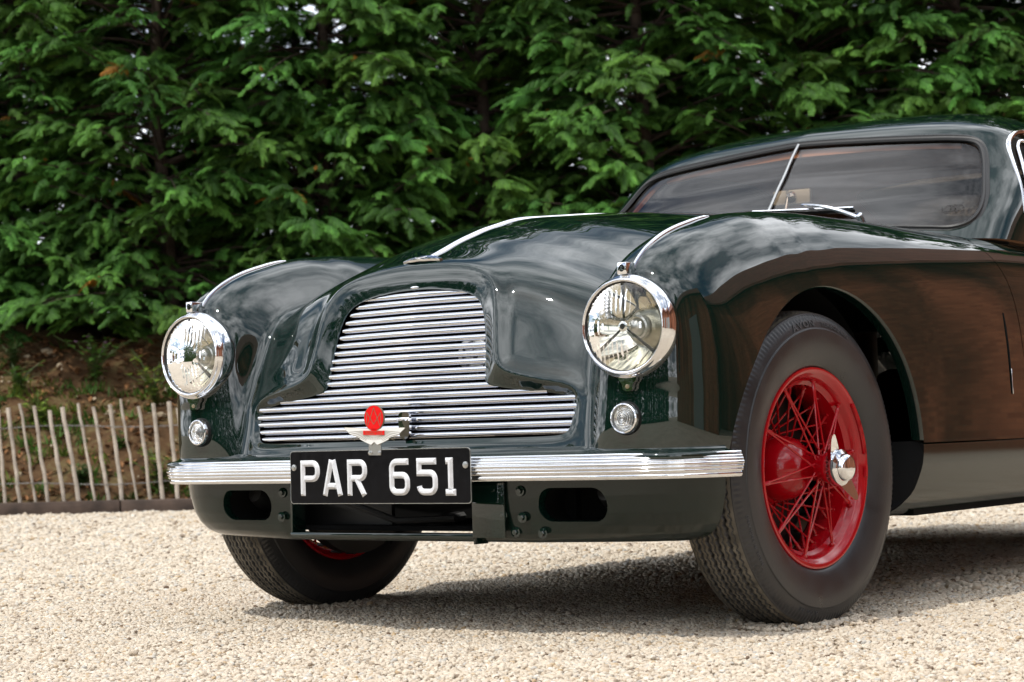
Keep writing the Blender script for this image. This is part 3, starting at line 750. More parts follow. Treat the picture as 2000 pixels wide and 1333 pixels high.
for sgn in (1, -1):
    mb = MB(); mb.add(*g_lathe([(.0042, 0), (.004, .0016), (.0001, .0022)], 12), 0, T(sgn*.0095, -.001, -.053)@RX(PI/2)); mb.build('badge_screw', MAT['steel'], bd)
# ================================================================== cabin
GY, GZ, GR = 1.95, .90, .62
GF = GR*PI/2
def gsig(y, z):
    if y < GY: return math.atan2(z-GZ, GY-y)*GR, math.hypot(GY-y, z-GZ)
    return GF+y-GY, z-GZ
GX = np.arange(0, GF+1.46, .004)
def gprof(pts, sig): return table([gsig(y, z) for y, z in pts], GX, sig)
def gkeys(ks, sig=.06): return table([((p/90*GF) if k == 'p' else GF+p-GY, v) for k, p, v in ks], GX, sig)
G_r = gprof([(1.045, .90), (1.095, .955), (1.206, 1.075), (1.30, 1.177), (1.398, 1.283), (1.425, 1.311), (1.48, 1.335), (1.56, 1.356), (1.68, 1.375), (1.82, 1.387), (1.95, 1.390), (2.25, 1.37), (2.6, 1.30), (2.9, 1.19), (3.2, 1.03), (3.4, .92)], .016)
G_w = gkeys([('p', 0, .735), ('p', 30, .722), ('y', 1.95, .705), ('y', 2.6, .66), ('y', 3.3, .45)])
G_v = gkeys([('p', 0, .06), ('p', 20, .10), ('p', 28, .10), ('p', 40, .06), ('p', 60, 0), ('y', 3.3, 0)], .08)
def vterm(x, s, r): return r-np.interp(s, GX, G_v)*(np.sqrt(x*x+.012**2)-.012)*np.clip(r/.4, 0, 1)
G_n = gkeys([('p', 0, 11), ('p', 20, 10), ('p', 32, 7.0), ('p', 50, 4.2), ('y', 1.95, 3.5), ('y', 3.3, 3.0)])
def gplace(x, s, r):
    ph = np.minimum(s/GR, PI/2)
    y = np.where(s < GF, GY-r*np.cos(ph), s-GF+GY); z = GZ+np.where(s < GF, r*np.sin(ph), r)
    return np.stack([x, y, z], -1)
def gpoint(s, ps, inset=0.):
    r0, w_, n_ = np.interp(s, GX, G_r)-inset, np.interp(s, GX, G_w)-inset, np.interp(s, GX, G_n)
    sn, cs = np.sin(np.abs(ps)), np.cos(ps)
    rho = (sn**n_+np.maximum(cs, 0)**n_)**(-1/n_)
    xg = np.sign(ps)*w_*rho*sn
    return gplace(xg, s, vterm(xg, s, r0*rho*np.maximum(cs, 0)))
grow = np.r_[np.linspace(.02, .62, 130), np.linspace(.62, GF+1.40, 90)[1:]]
gps = np.linspace(-PI/2, PI/2, 241)
_WS = [(0, .990), (.30, .984), (.50, .966), (.58, .955), (.628, .962), (.650, .992), (.642, 1.05), (.617, 1.12), (.590, 1.19), (.574, 1.222), (.545, 1.243), (.50, 1.252), (.40, 1.261), (.25, 1.272), (.10, 1.281), (0, 1.285)]
WS = full_outline(_WS, 200)
WS_in = None
SW_ = np.array([(1.325, .955), (1.37, 1.05), (1.42, 1.15), (1.47, 1.225), (1.53, 1.262), (1.65, 1.283), (1.9, 1.29), (2.2, 1.275), (2.42, 1.20), (2.50, 1.08), (2.47, .985), (2.40, .955), (1.9, .95)])
SW_ = resample(chaikin(SW_, 3, True), 160, True)
def shell(inset):
    P = gpoint(grow[:, None], gps[None, :]*np.ones((len(grow), 1)), inset)
    n = grid_normals(P, gps, grow)
    if n[60, 120, 1] > 0: n = -n
    V, NV, TR = P.reshape(-1, 3), n.reshape(-1, 3), quads_to_tris(grid_faces(*P.shape[:2]))
    _c = np.einsum('ij,ij->i', np.cross(V[TR[:, 1]]-V[TR[:, 0]], V[TR[:, 2]]-V[TR[:, 0]]), NV[TR[:, 0]])
    if np.median(_c) < 0: TR = TR[:, [0, 2, 1]]
    return V, NV, TR
def ws_field(V): return np.where(V[:, 1] < 1.62, sdist(V[:, 0], V[:, 2], WS), 1.)
def sw_field(V): return np.where(np.abs(V[:, 0]) > .48, sdist(V[:, 1]-np.where(V[:, 0] < 0, .06, 0)*np.clip((1.7-V[:, 1])/.35, 0, 1), V[:, 2], SW_), 1.)
def rw_field(V): return np.where(V[:, 1] > 2.3, rbox(V[:, 0], V[:, 1], 0., 2.72, .40, .20, .08), 1.)
V, NV, TR = shell(0.)
V, NV, TR = clip(V, NV, TR, ws_field(V)); V, NV, TR = clip(V, NV, TR, sw_field(V)); V, NV, TR = clip(V, NV, TR, rw_field(V))
mesh_obj('roof_and_pillars', V, TR, MAT['paint'], car, True, None, NV)
V, NV, TR = shell(.022)
V, NV, TR = clip(V, NV, TR, ws_field(V)+.004); V, NV, TR = clip(V, NV, TR, sw_field(V)+.004); V, NV, TR = clip(V, NV, TR, rw_field(V)+.004)
mesh_obj('headlining', V, TR[:, ::-1], MAT['headlining'], car, True, None, -NV)
V, NV, TR = shell(.007)
Vr, Nr, Tr = clip(V, NV, TR, -rw_field(V)+.002); mesh_obj('rear_window', Vr, Tr, MAT['sideglass'], car, True, None, Nr)
Vw, Nw, Tw = clip(V, NV, TR, -ws_field(V)+.004)
for side, nm in ((1, 'left'), (-1, 'right')):
    a = clip(Vw, Nw, Tw, side*Vw[:, 0]-.003)
    g = mesh_obj('windscreen_pane', a[0], a[2], MAT['glass'], car, True, None, a[1])
    setprops(g, 'windscreen pane on the %s of the car' % nm)
for side in (1, -1):
    Vs, Ns, Ts = clip(V, NV, TR, np.where(side*V[:, 0] > .48, -sw_field(V)+.002, -1))
    mesh_obj('side_window', Vs, Ts, MAT['sideglass'], car, True, None, Ns)
# seal round the windscreen: project the outline on the shell
def on_shell(x, z, inset=0.):
    lo, hi = 1.0, 1.9
    def zat(y):     # not needed
        return 0
    # solve s for given (x, z)
    ss_ = np.linspace(.02, .60, 400)
    r0, w_, n_ = np.interp(ss_, GX, G_r)-inset, np.interp(ss_, GX, G_w)-inset, np.interp(ss_, GX, G_n)
    r_ = r0*np.maximum(1-np.abs(x/w_)**n_, 0)**(1/n_)
    p = gplace(np.full_like(ss_, x), ss_, vterm(x, ss_, r_)); i = np.argmin(np.abs(p[:, 2]-z))
    return p[i]
def on_side(y, z, inset=0.):
    s, r = gsig(y, z); r0, w_, n_ = np.interp(s, GX, G_r)-inset, np.interp(s, GX, G_w)-inset, np.interp(s, GX, G_n)
    pp = gpoint(np.full(900, s), np.linspace(.4, PI/2-.001, 900), inset); k_ = np.argmin(np.hypot(pp[:, 1]-y, pp[:, 2]-z))
    return np.array([pp[k_, 0], y, z])
wpth = np.array([on_shell(x, z) for x, z in WS])
for _ in range(2): wpth = .25*np.roll(wpth, 1, 0)+.5*wpth+.25*np.roll(wpth, -1, 0)
cen = np.array([0, 1.95, .95])
upv = wpth-cen; upv /= np.linalg.norm(upv, axis=1)[:, None]
mesh_obj('windscreen_seal', *g_sweep([(-.011, -.008), (.011, -.008), (.011, .0015), (.006, .0045), (.002, .002), (-.002, .002), (-.006, .0045), (-.011, .0015)], wpth, upv, closed=True), MAT['black'], car, True, 50)
dv = np.array([on_shell(0., z, -.001) for z in np.linspace(.975, 1.283, 14)])
mesh_obj('windscreen_divider', *g_sweep([(-.0045, -.004), (.0045, -.004), (.0045, .002), (0, .005), (-.0045, .002)], dv, (0, -1, .6)), MAT['steel'], car, True, 40)
for side in (1, -1):
    swp = SW_.copy()
    if side < 0: swp[:, 0] += .06*np.clip((1.7-swp[:, 0])/.35, 0, 1)
    sp = np.array([on_side(y, z) for y, z in swp])*[side, 1, 1]
    for _ in range(2): sp = .25*np.roll(sp, 1, 0)+.5*sp+.25*np.roll(sp, -1, 0)
    mesh_obj('side_window_frame', *g_sweep([(-.008, -.012), (.008, -.012), (.008, -.002), (.004, .0015), (-.004, .0015), (-.008, -.002)], sp, (side, 0, .15), closed=True), MAT['chrome' if side > 0 else 'black'], car, True, 50)
    qp = np.array([on_side(y, z, .004) for y, z in chaikin([(1.365, .975), (1.40, 1.05), (1.455, 1.16), (1.50, 1.225), (1.54, 1.24), (1.56, 1.19), (1.565, 1.10), (1.57, .975)], 2)])*[side, 1, 1]
    mesh_obj('quarterlight_frame', *g_tube(qp, .006, 8, (side, 0, .1)), MAT['chrome'], car)
    mb = MB(); c_ = on_side(1.405, 1.10, -.002)*[side, 1, 1]; mb.add(*g_tube([c_, c_+[side*.012, .01, 0], c_+[side*.014, .035, .004]], .004, 8, (0.1, 0, 1))); mb.build('quarterlight_catch', MAT['chrome'], car)
# round sticker in the corner of the glass
mb = MB(); c_ = on_shell(.565, 1.022, .0045); e1 = on_shell(.585, 1.022, .0045)-c_; e1 /= np.linalg.norm(e1); e2 = on_shell(.565, 1.04, .0045)-c_; e2 -= e1*(e2@e1); e2 /= np.linalg.norm(e2)
def dring(r0x, r0z, wd, nseg=36):
    V_ = []; F_ = []
    for k in range(nseg):
        a = 2*PI*k/nseg
        for q in (0, 1): V_.append(c_+e1*(r0x-wd*q)*math.cos(a)+e2*(r0z-wd*q)*math.sin(a))
    for k in range(nseg): j = (k+1) % nseg; F_.append((2*k, 2*j, 2*j+1, 2*k+1))
    mb.add(V_, F_)
dring(.031, .0165, .0012); dring(.008, .008, .0012)
mb.build('glass_transfer', MAT['platebk'], car, False)
# ---- wiper
wb = on_shell(.30, .972, -.02)
wip = empty('wiper', (0, 0, 0), 0, car)
pivot = on_shell(.318, 1.011, -.020); tip = on_shell(.114, 1.072, -.022)
mb = MB(); mb.add(*g_lathe([(.0001, .016), (.009, .014), (.011, .004), (.010, -.02)], 18), 0, T(*pivot)@RX(.75)); mb.build('wiper_boss', MAT['chrome'], wip)
Pth = np.array([pivot+(tip-pivot)*t_+np.array([0, -.010, .010])*math.sin(PI*t_) for t_ in np.linspace(0, 1, 10)])
mesh_obj('wiper_arm', *g_sweep([(-.005, -.003), (.005, -.003), (.004, .003), (-.004, .003)], Pth, (0, -1, 1), np.linspace(1.15, .7, 10)), MAT['chrome'], wip, True, 40)
ba = on_shell(.279, 1.047, -.014); bb_ = on_shell(-.045, 1.064, -.014)
Pth = np.array([ba+(bb_-ba)*t_ for t_ in np.linspace(0, 1, 8)])
mesh_obj('wiper_blade', *g_sweep([(-.0035, -.002), (.0035, -.002), (.002, .006), (-.002, .006)], Pth, (0, -1, .8)), MAT['chrome'], wip, True, 40)
mesh_obj('wiper_rubber', *g_sweep([(-.002, -.014), (.002, -.014), (.002, -.002), (-.002, -.002)], Pth, (0, -1, .8)), MAT['black'], wip, False)
# ---- interior
mb = MB()
dp = [(1.16, .95), (1.24, .992), (1.34, .995), (1.42, .985), (1.45, .95), (1.44, .70), (1.16, .70)]
mb.add(*g_prism(chaikin(dp, 2, True), -.63, .63, 'yz')); mb.build('dashboard', MAT['dash'], car, True, 40)
st = empty('steering_wheel', (-.33, 1.53, .915), 0, car); st.rotation_euler = (math.radians(70), 0, 0)
th = np.linspace(0, 2*PI, 48, endpoint=False)
mesh_obj('wheel_ring', *g_tube([(.20*math.cos(a), .20*math.sin(a), 0) for a in th], .011, 8, (0, 0, 1), closed=True), MAT['black'], st)
mb = MB()
for a in (90, 210, 330):
    a = math.radians(a); mb.add(*g_sweep(circ(.004, 6), [(0, 0, -.02), (.1*math.cos(a), .1*math.sin(a), -.01), (.2*math.cos(a), .2*math.sin(a), 0)], (0, 0, 1)))
mb.add(*g_lathe([(.0001, .0), (.03, -.005), (.032, -.02), (.015, -.06), (.012, -.3)], 20)); mb.build('wheel_spokes', MAT['steel'], st)
# instrument hood in front of the driver
hp = [(-.33+.155*math.cos(a), 1.22, .955+.075*math.sin(a)) for a in np.linspace(0, PI, 24)]
VH = np.array([[(x, 1.205, z), (x, 1.22, z+.004), (x, 1.40, z-.005)] for x, _, z in hp]).reshape(-1, 3)
mesh_obj('instrument_hood', VH, grid_faces(24, 3), MAT['dash'], car)
mir = empty('rear_view_mirror', (0.015, 1.315, 1.115), math.radians(8), car)
mesh_obj('mirror_shell', *g_box(-.058, .058, -.006, .012, -.022, .022, .005), MAT['cream'], mir, True, 40)
mb = MB(); mb.add(*g_lathe([(.0001, .012), (.012, .010), (.018, 0)], 18), 0, T(0, -.006, 0)@RX(PI/2)); mb.add(*g_tube([(-.01, -.012, 0), (-.02, -.02, -.06), (-.02, -.02, -.14)], .005, 8, (0, 1, 0)), 0); mb.build('mirror_stem', MAT['chrome'], mir)
for sx_ in (-.34, .34):
    mb = MB()
    mb.add(*g_box(sx_-.24, sx_+.24, 1.62, 2.10, .38, .60, .04)); mb.add(*g_box(sx_-.23, sx_+.23, 2.02, 2.16, .50, .94, .05), 0)
    so_ = mb.build('seat', MAT['leather'], car, True, 40)
for side in (1, -1):
    # leather trim on the windscreen pillars and the walnut rail along the doors
    pts = [(.650, 1.00), (.645, 1.05), (.622, 1.12), (.594, 1.19), (.574, 1.232), (.54, 1.252)]
    Pt = np.array([on_shell(x-(.022 if side < 0 else -.004), z, .030) for x, z in pts])*[side, 1, 1]
    mesh_obj('pillar_trim', *g_sweep([(-.024, -.006), (.024, -.006), (.024, .004), (-.024, .004)], chaikin(Pt, 2), (side*.6, -1, .4)), MAT['tan'], car, True, 40)
    Pt = np.array([(side*.64, 1.40+.1*k, (.925 if side < 0 else .872)-.002*k) for k in range(11)])
    mesh_obj('door_rail', *g_tube(Pt, .018, 8), MAT['walnut'], car)
    mesh_obj('door_trim', *g_box(min(side*.64, side*.66), max(side*.64, side*.66), 1.3, 2.5, .3, .885), MAT['leather'], car, False)
Pt = np.array([on_shell(x, 1.262-.10*x*x, .026) for x in np.linspace(-.5, .5, 21)])
mesh_obj('header_trim', *g_sweep([(-.02, -.006), (.02, -.006), (.02, .004), (-.02, .004)], Pt, (0, -1, .4)), MAT['tan'], car, True, 40)

# ================================================================== wheels (local axis x = outwards)
STEER = math.radians(3.5)
ZC, TR_ = .3395, .3455
def tyre_mesh():
    NA = 720
    # half profile on outer side: (a, r), from the bead to the shoulder
    side = chaikin([(.058, .217), (.066, .222), (.0735, .236), (.080, .258), (.0832, .280), (.0828, .2985), (.0826, .3025), (.0800, .3035), (.0790, .3065), (.0755, .318), (.070, .3285), (.0655, .334)], 2)
    tre_a = np.linspace(.0645, -.0645, 66)
    prof_a = np.r_[side[:, 0], tre_a, -side[::-1, 0]]; prof_r = np.r_[side[:, 1], np.full(66, np.nan), side[::-1, 1]]
    ist = len(side); n = len(prof_a)
    th_ = np.linspace(0, 2*PI, NA, endpoint=False)
    A2 = np.repeat(prof_a[None, :], NA, 0); R2 = np.repeat(prof_r[None, :], NA, 0)
    at = A2[:, ist:ist+66]
    base = TR_-.0085*(np.abs(at)/.0645)**3.2
    zig = .0024*(2*np.abs(((th_*110/(2*PI)) % 1)*2-1)-1)[:, None]
    dep = np.zeros_like(at)
    for gc, gw, gd in ((-.0395, .0024, .006), (-.0125, .0026, .0065), (.0125, .0026, .0065), (.0395, .0024, .006), (-.026, .0012, .0025), (.0, .0012, .0025), (.026, .0012, .0025), (-.0525, .0011, .002), (.0525, .0011, .002)):
        d = np.abs(at-gc-zig); dep = np.maximum(dep, gd*np.clip(1.6-d/gw, 0, 1))
    R2[:, ist:ist+66] = base-dep
    # serrated shoulder
    ser = .0011*np.sign(np.sin(th_*170))[:, None]
    shs = np.exp(-((prof_r-.327)/.007)**2); shs[ist:ist+66] = 0
    R2 = R2+ser*np.nan_to_num(shs)[None, :]
    V = np.stack([A2, R2*np.cos(th_)[:, None], R2*np.sin(th_)[:, None]], -1).reshape(-1, 3)
    i = np.arange(NA)[:, None]*n+np.arange(n-1)[None, :]; j = ((np.arange(NA)+1) % NA)[:, None]*n+np.arange(n-1)[None, :]
    F = np.stack([i, i+1, j+1, j], -1).reshape(-1, 4)[:, ::-1]
    mi = np.zeros((NA, n-1), int); mi[:, ist+1:ist+64] = (dep[:, 1:-2] < .0013) & (dep[:, 2:-1] < .0013)
    return V, np.ascontiguousarray(F), mi.ravel()
AX = np.array([[0, 0, 1, 0], [1, 0, 0, 0], [0, 1, 0, 0], [0, 0, 0, 1.]])      # lathe z -> x
wheel0 = empty('wheel', (.686, 0, ZC), -STEER, car)
Vt, Ft, Mt = tyre_mesh()
ty = mesh_obj('tyre', Vt, Ft, [MAT['tyre'], MAT['tread']], wheel0, True, 40); ty.data.polygons.foreach_set('material_index', Mt.astype(np.int32))
# raised sidewall lettering
def arc_text(mb, s, rad, ang, size, a_off, span, flip=False):
    ws_ = []
    for ch in s:
        if ch == ' ': ws_.append((None, size*.4)); continue
        V_, F_ = text_mesh(ch, size, .0006); ws_.append(((V_, F_), V_[:, 0].max()-min(0, V_[:, 0].min())+size*.14))
    tot = sum(w_ for _, w_ in ws_); k = span/(tot/rad) if span else 1
    a = ang+(tot/rad*k)/2
    for g_, w_ in ws_:
        if g_ is not None:
            V_, F_ = g_
            aa = a-(V_[:, 0]*k)/rad; rr = rad+V_[:, 1]
            aoff = np.interp(rr, [.28, .299, .304, .318, .330], [.0834, .0822, .0806, .0762, .0702])+a_off+V_[:, 2]
            # clockwise as seen from outside (+x): y to the right
            mb.add(np.stack([aoff, rr*np.cos(aa), rr*np.sin(aa)], 1), F_)
        a -= w_*k/rad
for word, rad_, ang_, sz_, up2, sp_ in (('AVON', .3075, 100, .021, .0006, 17), ('TURBOSPEED', .3095, 76, .0125, .0006, 22), ('MADE IN ENGLAND', .3105, 207, .009, .0004, 22), ('6.00-16', .3095, 256, .013, .0004, 14)):
    mb = MB(); arc_text(mb, word, rad_, math.radians(ang_), sz_, up2, math.radians(sp_)); mb.build('sidewall_word', MAT['tyretext'], wheel0, False)
#arc_text(mb, 'AVON', .3075, math.radians(100), .021, .0006, math.radians(17)); arc_text(mb, 'TURBOSPEED', .3095, math.radians(76), .0125, .0006, math.radians(22))
#arc_text(mb, 'MADE IN ENGLAND', .3105, math.radians(207), .009, .0004, math.radians(22)); arc_text(mb, '6.00-16', .3095, math.radians(256), .013, .0004, math.radians(14))
rimp = [(.0545, .208), (.0575, .2165), (.0625, .2200), (.0665, .2185), (.0675, .2140), (.0640, .2075), (.0590, .2035), (.0560, .2000), (.0525, .1960), (.0420, .1945), (.0380, .1900), (.0330, .1825), (.0100, .1800), (-.0150, .1805), (-.0300, .1880), (-.0480, .1945), (-.0600, .2035), (-.0670, .2150), (-.0640, .2200), (-.058, .2165), (-.055, .21), (-.030, .2), (-.01, .19), (.02, .19), (.05, .2)]
mb = MB(); mb.add(*g_lathe([(r, a) for a, r in rimp], 96, True), 0, AX); rim = mb.build('rim', MAT['red'], wheel0, True, 50)
hub = [(.0001, .118), (.022, .118), (.030, .112), (.034, .100), (.034, .094), (.0305, .090), (.0305, .072), (.028, .070), (.028, .044), (.031, .036), (.042, .029), (.056, .019), (.066, .004), (.0725, -.014), (.074, -.030), (.072, -.036), (.076, -.040), (.082, -.046), (.082, -.052), (.05, -.056)]
mb = MB(); mb.add(*g_lathe(hub, 56), 0, AX); mb.build('hub', MAT['red'], wheel0, True, 60)
mb = MB(); mb.add(*g_lathe([(.05, -.060), (.165, -.064), (.172, -.072), (.172, -.085), (.203, -.086), (.203, -.12), (.05, -.125)], 48), 0, AX)  # drum widened by a black ring, standing in for body shade on the rim
for k in range(24): mb.add(*g_box(-.10, -.07, -.004, .004, .20, .206), 0, RX(2*PI*k/24))
mb.build('brake_drum_shade_ring', MAT['black'], wheel0, True, 40)
# knock-off spinner
kn = empty('knock_off_spinner', (0, 0, 0), 0, wheel0)
mb = MB(); mb.add(*g_lathe([(.0001, .150), (.018, .1495), (.025, .147), (.029, .141), (.030, .134), (.034, .131), (.039, .128), (.0405, .121), (.0405, .112), (.034, .104), (.0001, .104)], 40), 0, AX)
ear = chaikin([(-.021, .015), (-.020, .042), (-.014, .064), (-.009, .080), (.0, .086), (.010, .080), (.014, .064), (.020, .042), (.021, .015)], 2)
for a in (math.radians(34), math.radians(214)):
    V_, F_ = g_prism([(y_, z_) for y_, z_ in ear], .1135, .1215, 'yz'); V_ = np.array(V_); V_[:, 0] += np.clip(V_[:, 2]-.03, 0, 1)*.28
    mb.add(V_, F_, 0, RX(a))
so_ = mb.build('spinner_cap', MAT['chrome'], wheel0, True, 40)
bpy.data.objects.remove(kn)
# spokes
def spoke_mesh(L, name):
    prf = [(.0001, 0), (.0023, 0), (.0023, L-.024), (.0032, L-.022), (.0038, L-.016), (.0034, L-.003), (.0058, L-.001), (.0058, L+.004)]
    V_, F_ = g_lathe(prf, 7)
    o = mesh_obj(name, np.array(V_), F_, MAT['red'], None, True, 40); me = o.data; bpy.data.objects.remove(o); return me
def spoke(p, q, me, parent):
    o = bpy.data.objects.new('spoke', me); COL.objects.link(o); o.parent = parent
    o.location = tuple(p); o.rotation_euler = Vector(np.array(q)-np.array(p)).to_track_quat('Z', 'Y').to_euler()
def pol(a, r, t_): return np.array([a, r*math.cos(t_), r*math.sin(t_)])
specs = []
for k in range(20):
    t0 = 2*PI*k/20; dd = math.radians(27)*(1 if k % 2 else -1)
    specs.append((pol(.078, .0285, t0), pol(.045, .1925, t0+dd)))
for k in range(40):
    t0 = 2*PI*(k+.5)/40; dd = math.radians(44)*(1 if k % 2 else -1)
    specs.append((pol(-.040 if k % 4 < 2 else -.046, .078, t0), pol(.012 if k % 2 else .0, .183, t0+dd)))
ml = {}
for p, q in specs:
    L = round(float(np.linalg.norm(q-p)), 3)
    if L not in ml: ml[L] = spoke_mesh(L-.002, 'spoke')
    spoke(p, q, ml[L], wheel0)
# balance weights on the rim flange
for a_, w_ in ((33, .055), (24, .032), (14, .05), (9.5, .02), (-4, .022)):
    t0 = math.radians(a_); V_ = []; F_ = []
    n = 7
    for k in range(n):
        t_ = t0+(k/(n-1)-.5)*w_/.205
        for da, dr in ((.0665, .2035), (.0705, .205), (.0705, .2125), (.0665, .2135)): V_.append((da, dr*math.cos(t_), dr*math.sin(t_)))
    for k in range(n-1):
        for q in range(4): F_.append((k*4+q, k*4+(q+1) % 4, (k+1)*4+(q+1) % 4, (k+1)*4+q))
    F_ += [(0, 1, 2, 3), tuple((n-1)*4+q for q in (3, 2, 1, 0))]
    mesh_obj('balance_weight', np.array(V_), F_, MAT['red'], wheel0, True, 40)
def copy_wheel(name, loc, rz, mirror=False):
    w2 = empty(name, loc, rz, car)
    for ch in list(wheel0.children):
        c = ch.copy(); COL.objects.link(c); c.parent = w2
    return w2
copy_wheel('wheel', (-.686, 0, ZC), PI-STEER)
copy_wheel('wheel', (.686, 2.515, ZC), 0); copy_wheel('wheel', (-.686, 2.515, ZC), PI)
for o in list(car.children):
    if o.name.startswith('wheel') and o.type == 'EMPTY': setprops(o, 'red wire wheel at the %s %s of the car' % ('front' if o.location.y < 1 else 'rear', 'left' if o.location.x > 0 else 'right'))
# ================================================================== ground
def gravel_mat(name, bumpy=True):
    m, t, b = new_mat(name)
    tcn = t.nodes.new('ShaderNodeTexCoord')
    vo = t.nodes.new('ShaderNodeTexVoronoi'); vo.inputs['Scale'].default_value = 75; vo.inputs['Randomness'].default_value = 1
    t.links.new(tcn.outputs['Object'], vo.inputs['Vector'])
    cr = t.nodes.new('ShaderNodeValToRGB')
    e = cr.color_ramp.elements; e[0].position = 0; e[0].color = (.20, .15, .10, 1); e[1].position = 1; e[1].color = (.66, .58, .46, 1)
    for p, c in ((.12, (.36, .29, .21, 1)), (.35, (.52, .44, .34, 1)), (.7, (.60, .53, .43, 1))):
        el = cr.color_ramp.elements.new(p); el.color = c
    sp = t.nodes.new('ShaderNodeSeparateColor'); t.links.new(vo.outputs['Color'], sp.inputs[0]); t.links.new(sp.outputs[0], cr.inputs[0])
    nz = t.nodes.new('ShaderNodeTexNoise'); nz.inputs['Scale'].default_value = .9; nz.inputs['Detail'].default_value = 5; t.links.new(tcn.outputs['Object'], nz.inputs['Vector'])
    mp = t.nodes.new('ShaderNodeMapRange'); mp.inputs[1].default_value = .3; mp.inputs[2].default_value = .7; mp.inputs[3].default_value = .86; mp.inputs[4].default_value = 1.1
    t.links.new(nz.outputs[0], mp.inputs[0])
    sc = t.nodes.new('ShaderNodeVectorMath'); sc.operation = 'SCALE'; t.links.new(cr.outputs[0], sc.inputs[0]); t.links.new(mp.outputs[0], sc.inputs['Scale'])
    t.links.new(sc.outputs[0], b.inputs['Base Color']); b.inputs['Roughness'].default_value = .8; b.inputs['Specular IOR Level'].default_value = .3
    if bumpy:
        iv = t.nodes.new('ShaderNodeMath'); iv.operation = 'MULTIPLY'; iv.inputs[1].default_value = -1.; t.links.new(vo.outputs['Distance'], iv.inputs[0])
        bp = t.nodes.new('ShaderNodeBump'); bp.inputs['Strength'].default_value = .9; bp.inputs['Distance'].default_value = .012
        t.links.new(iv.outputs[0], bp.inputs['Height']); t.links.new(bp.outputs[0], b.inputs['Normal'])
    return m
MAT['gravelbed'] = gravel_mat('gravel bed')
n = 60
gx = np.sign(np.linspace(-1, 1, n))*np.abs(np.linspace(-1, 1, n))**3*600
Vg = np.array([[(x, y, -.004) for x in gx] for y in gx]).reshape(-1, 3)
gr = mesh_obj('ground', Vg, grid_faces(n, n), MAT['gravelbed'], None, False); setprops(gr, kind='structure')

m, t, b = new_mat('limestone pebble'); MAT['pebble'] = m
at = t.nodes.new('ShaderNodeAttribute'); at.attribute_type = 'INSTANCER'; at.attribute_name = 'tint'
cr = t.nodes.new('ShaderNodeValToRGB'); e = cr.color_ramp.elements
e[0].position = 0; e[0].color = (.12, .075, .045, 1); e[1].position = 1; e[1].color = (.70, .645, .56, 1)
for p, c in ((.03, (.30, .24, .18, 1)), (.10, (.44, .36, .27, 1)), (.13, (.46, .33, .19, 1)), (.17, (.52, .44, .34, 1)), (.5, (.565, .48, .375, 1)), (.8, (.635, .56, .45, 1)), (.93, (.44, .42, .38, 1)), (.95, (.66, .58, .46, 1))):
    el = cr.color_ramp.elements.new(p); el.color = c
t.links.new(at.outputs['Fac'], cr.inputs[0]); t.links.new(cr.outputs[0], b.inputs['Base Color'])
b.inputs['Roughness'].default_value = .75; b.inputs['Specular IOR Level'].default_value = .3

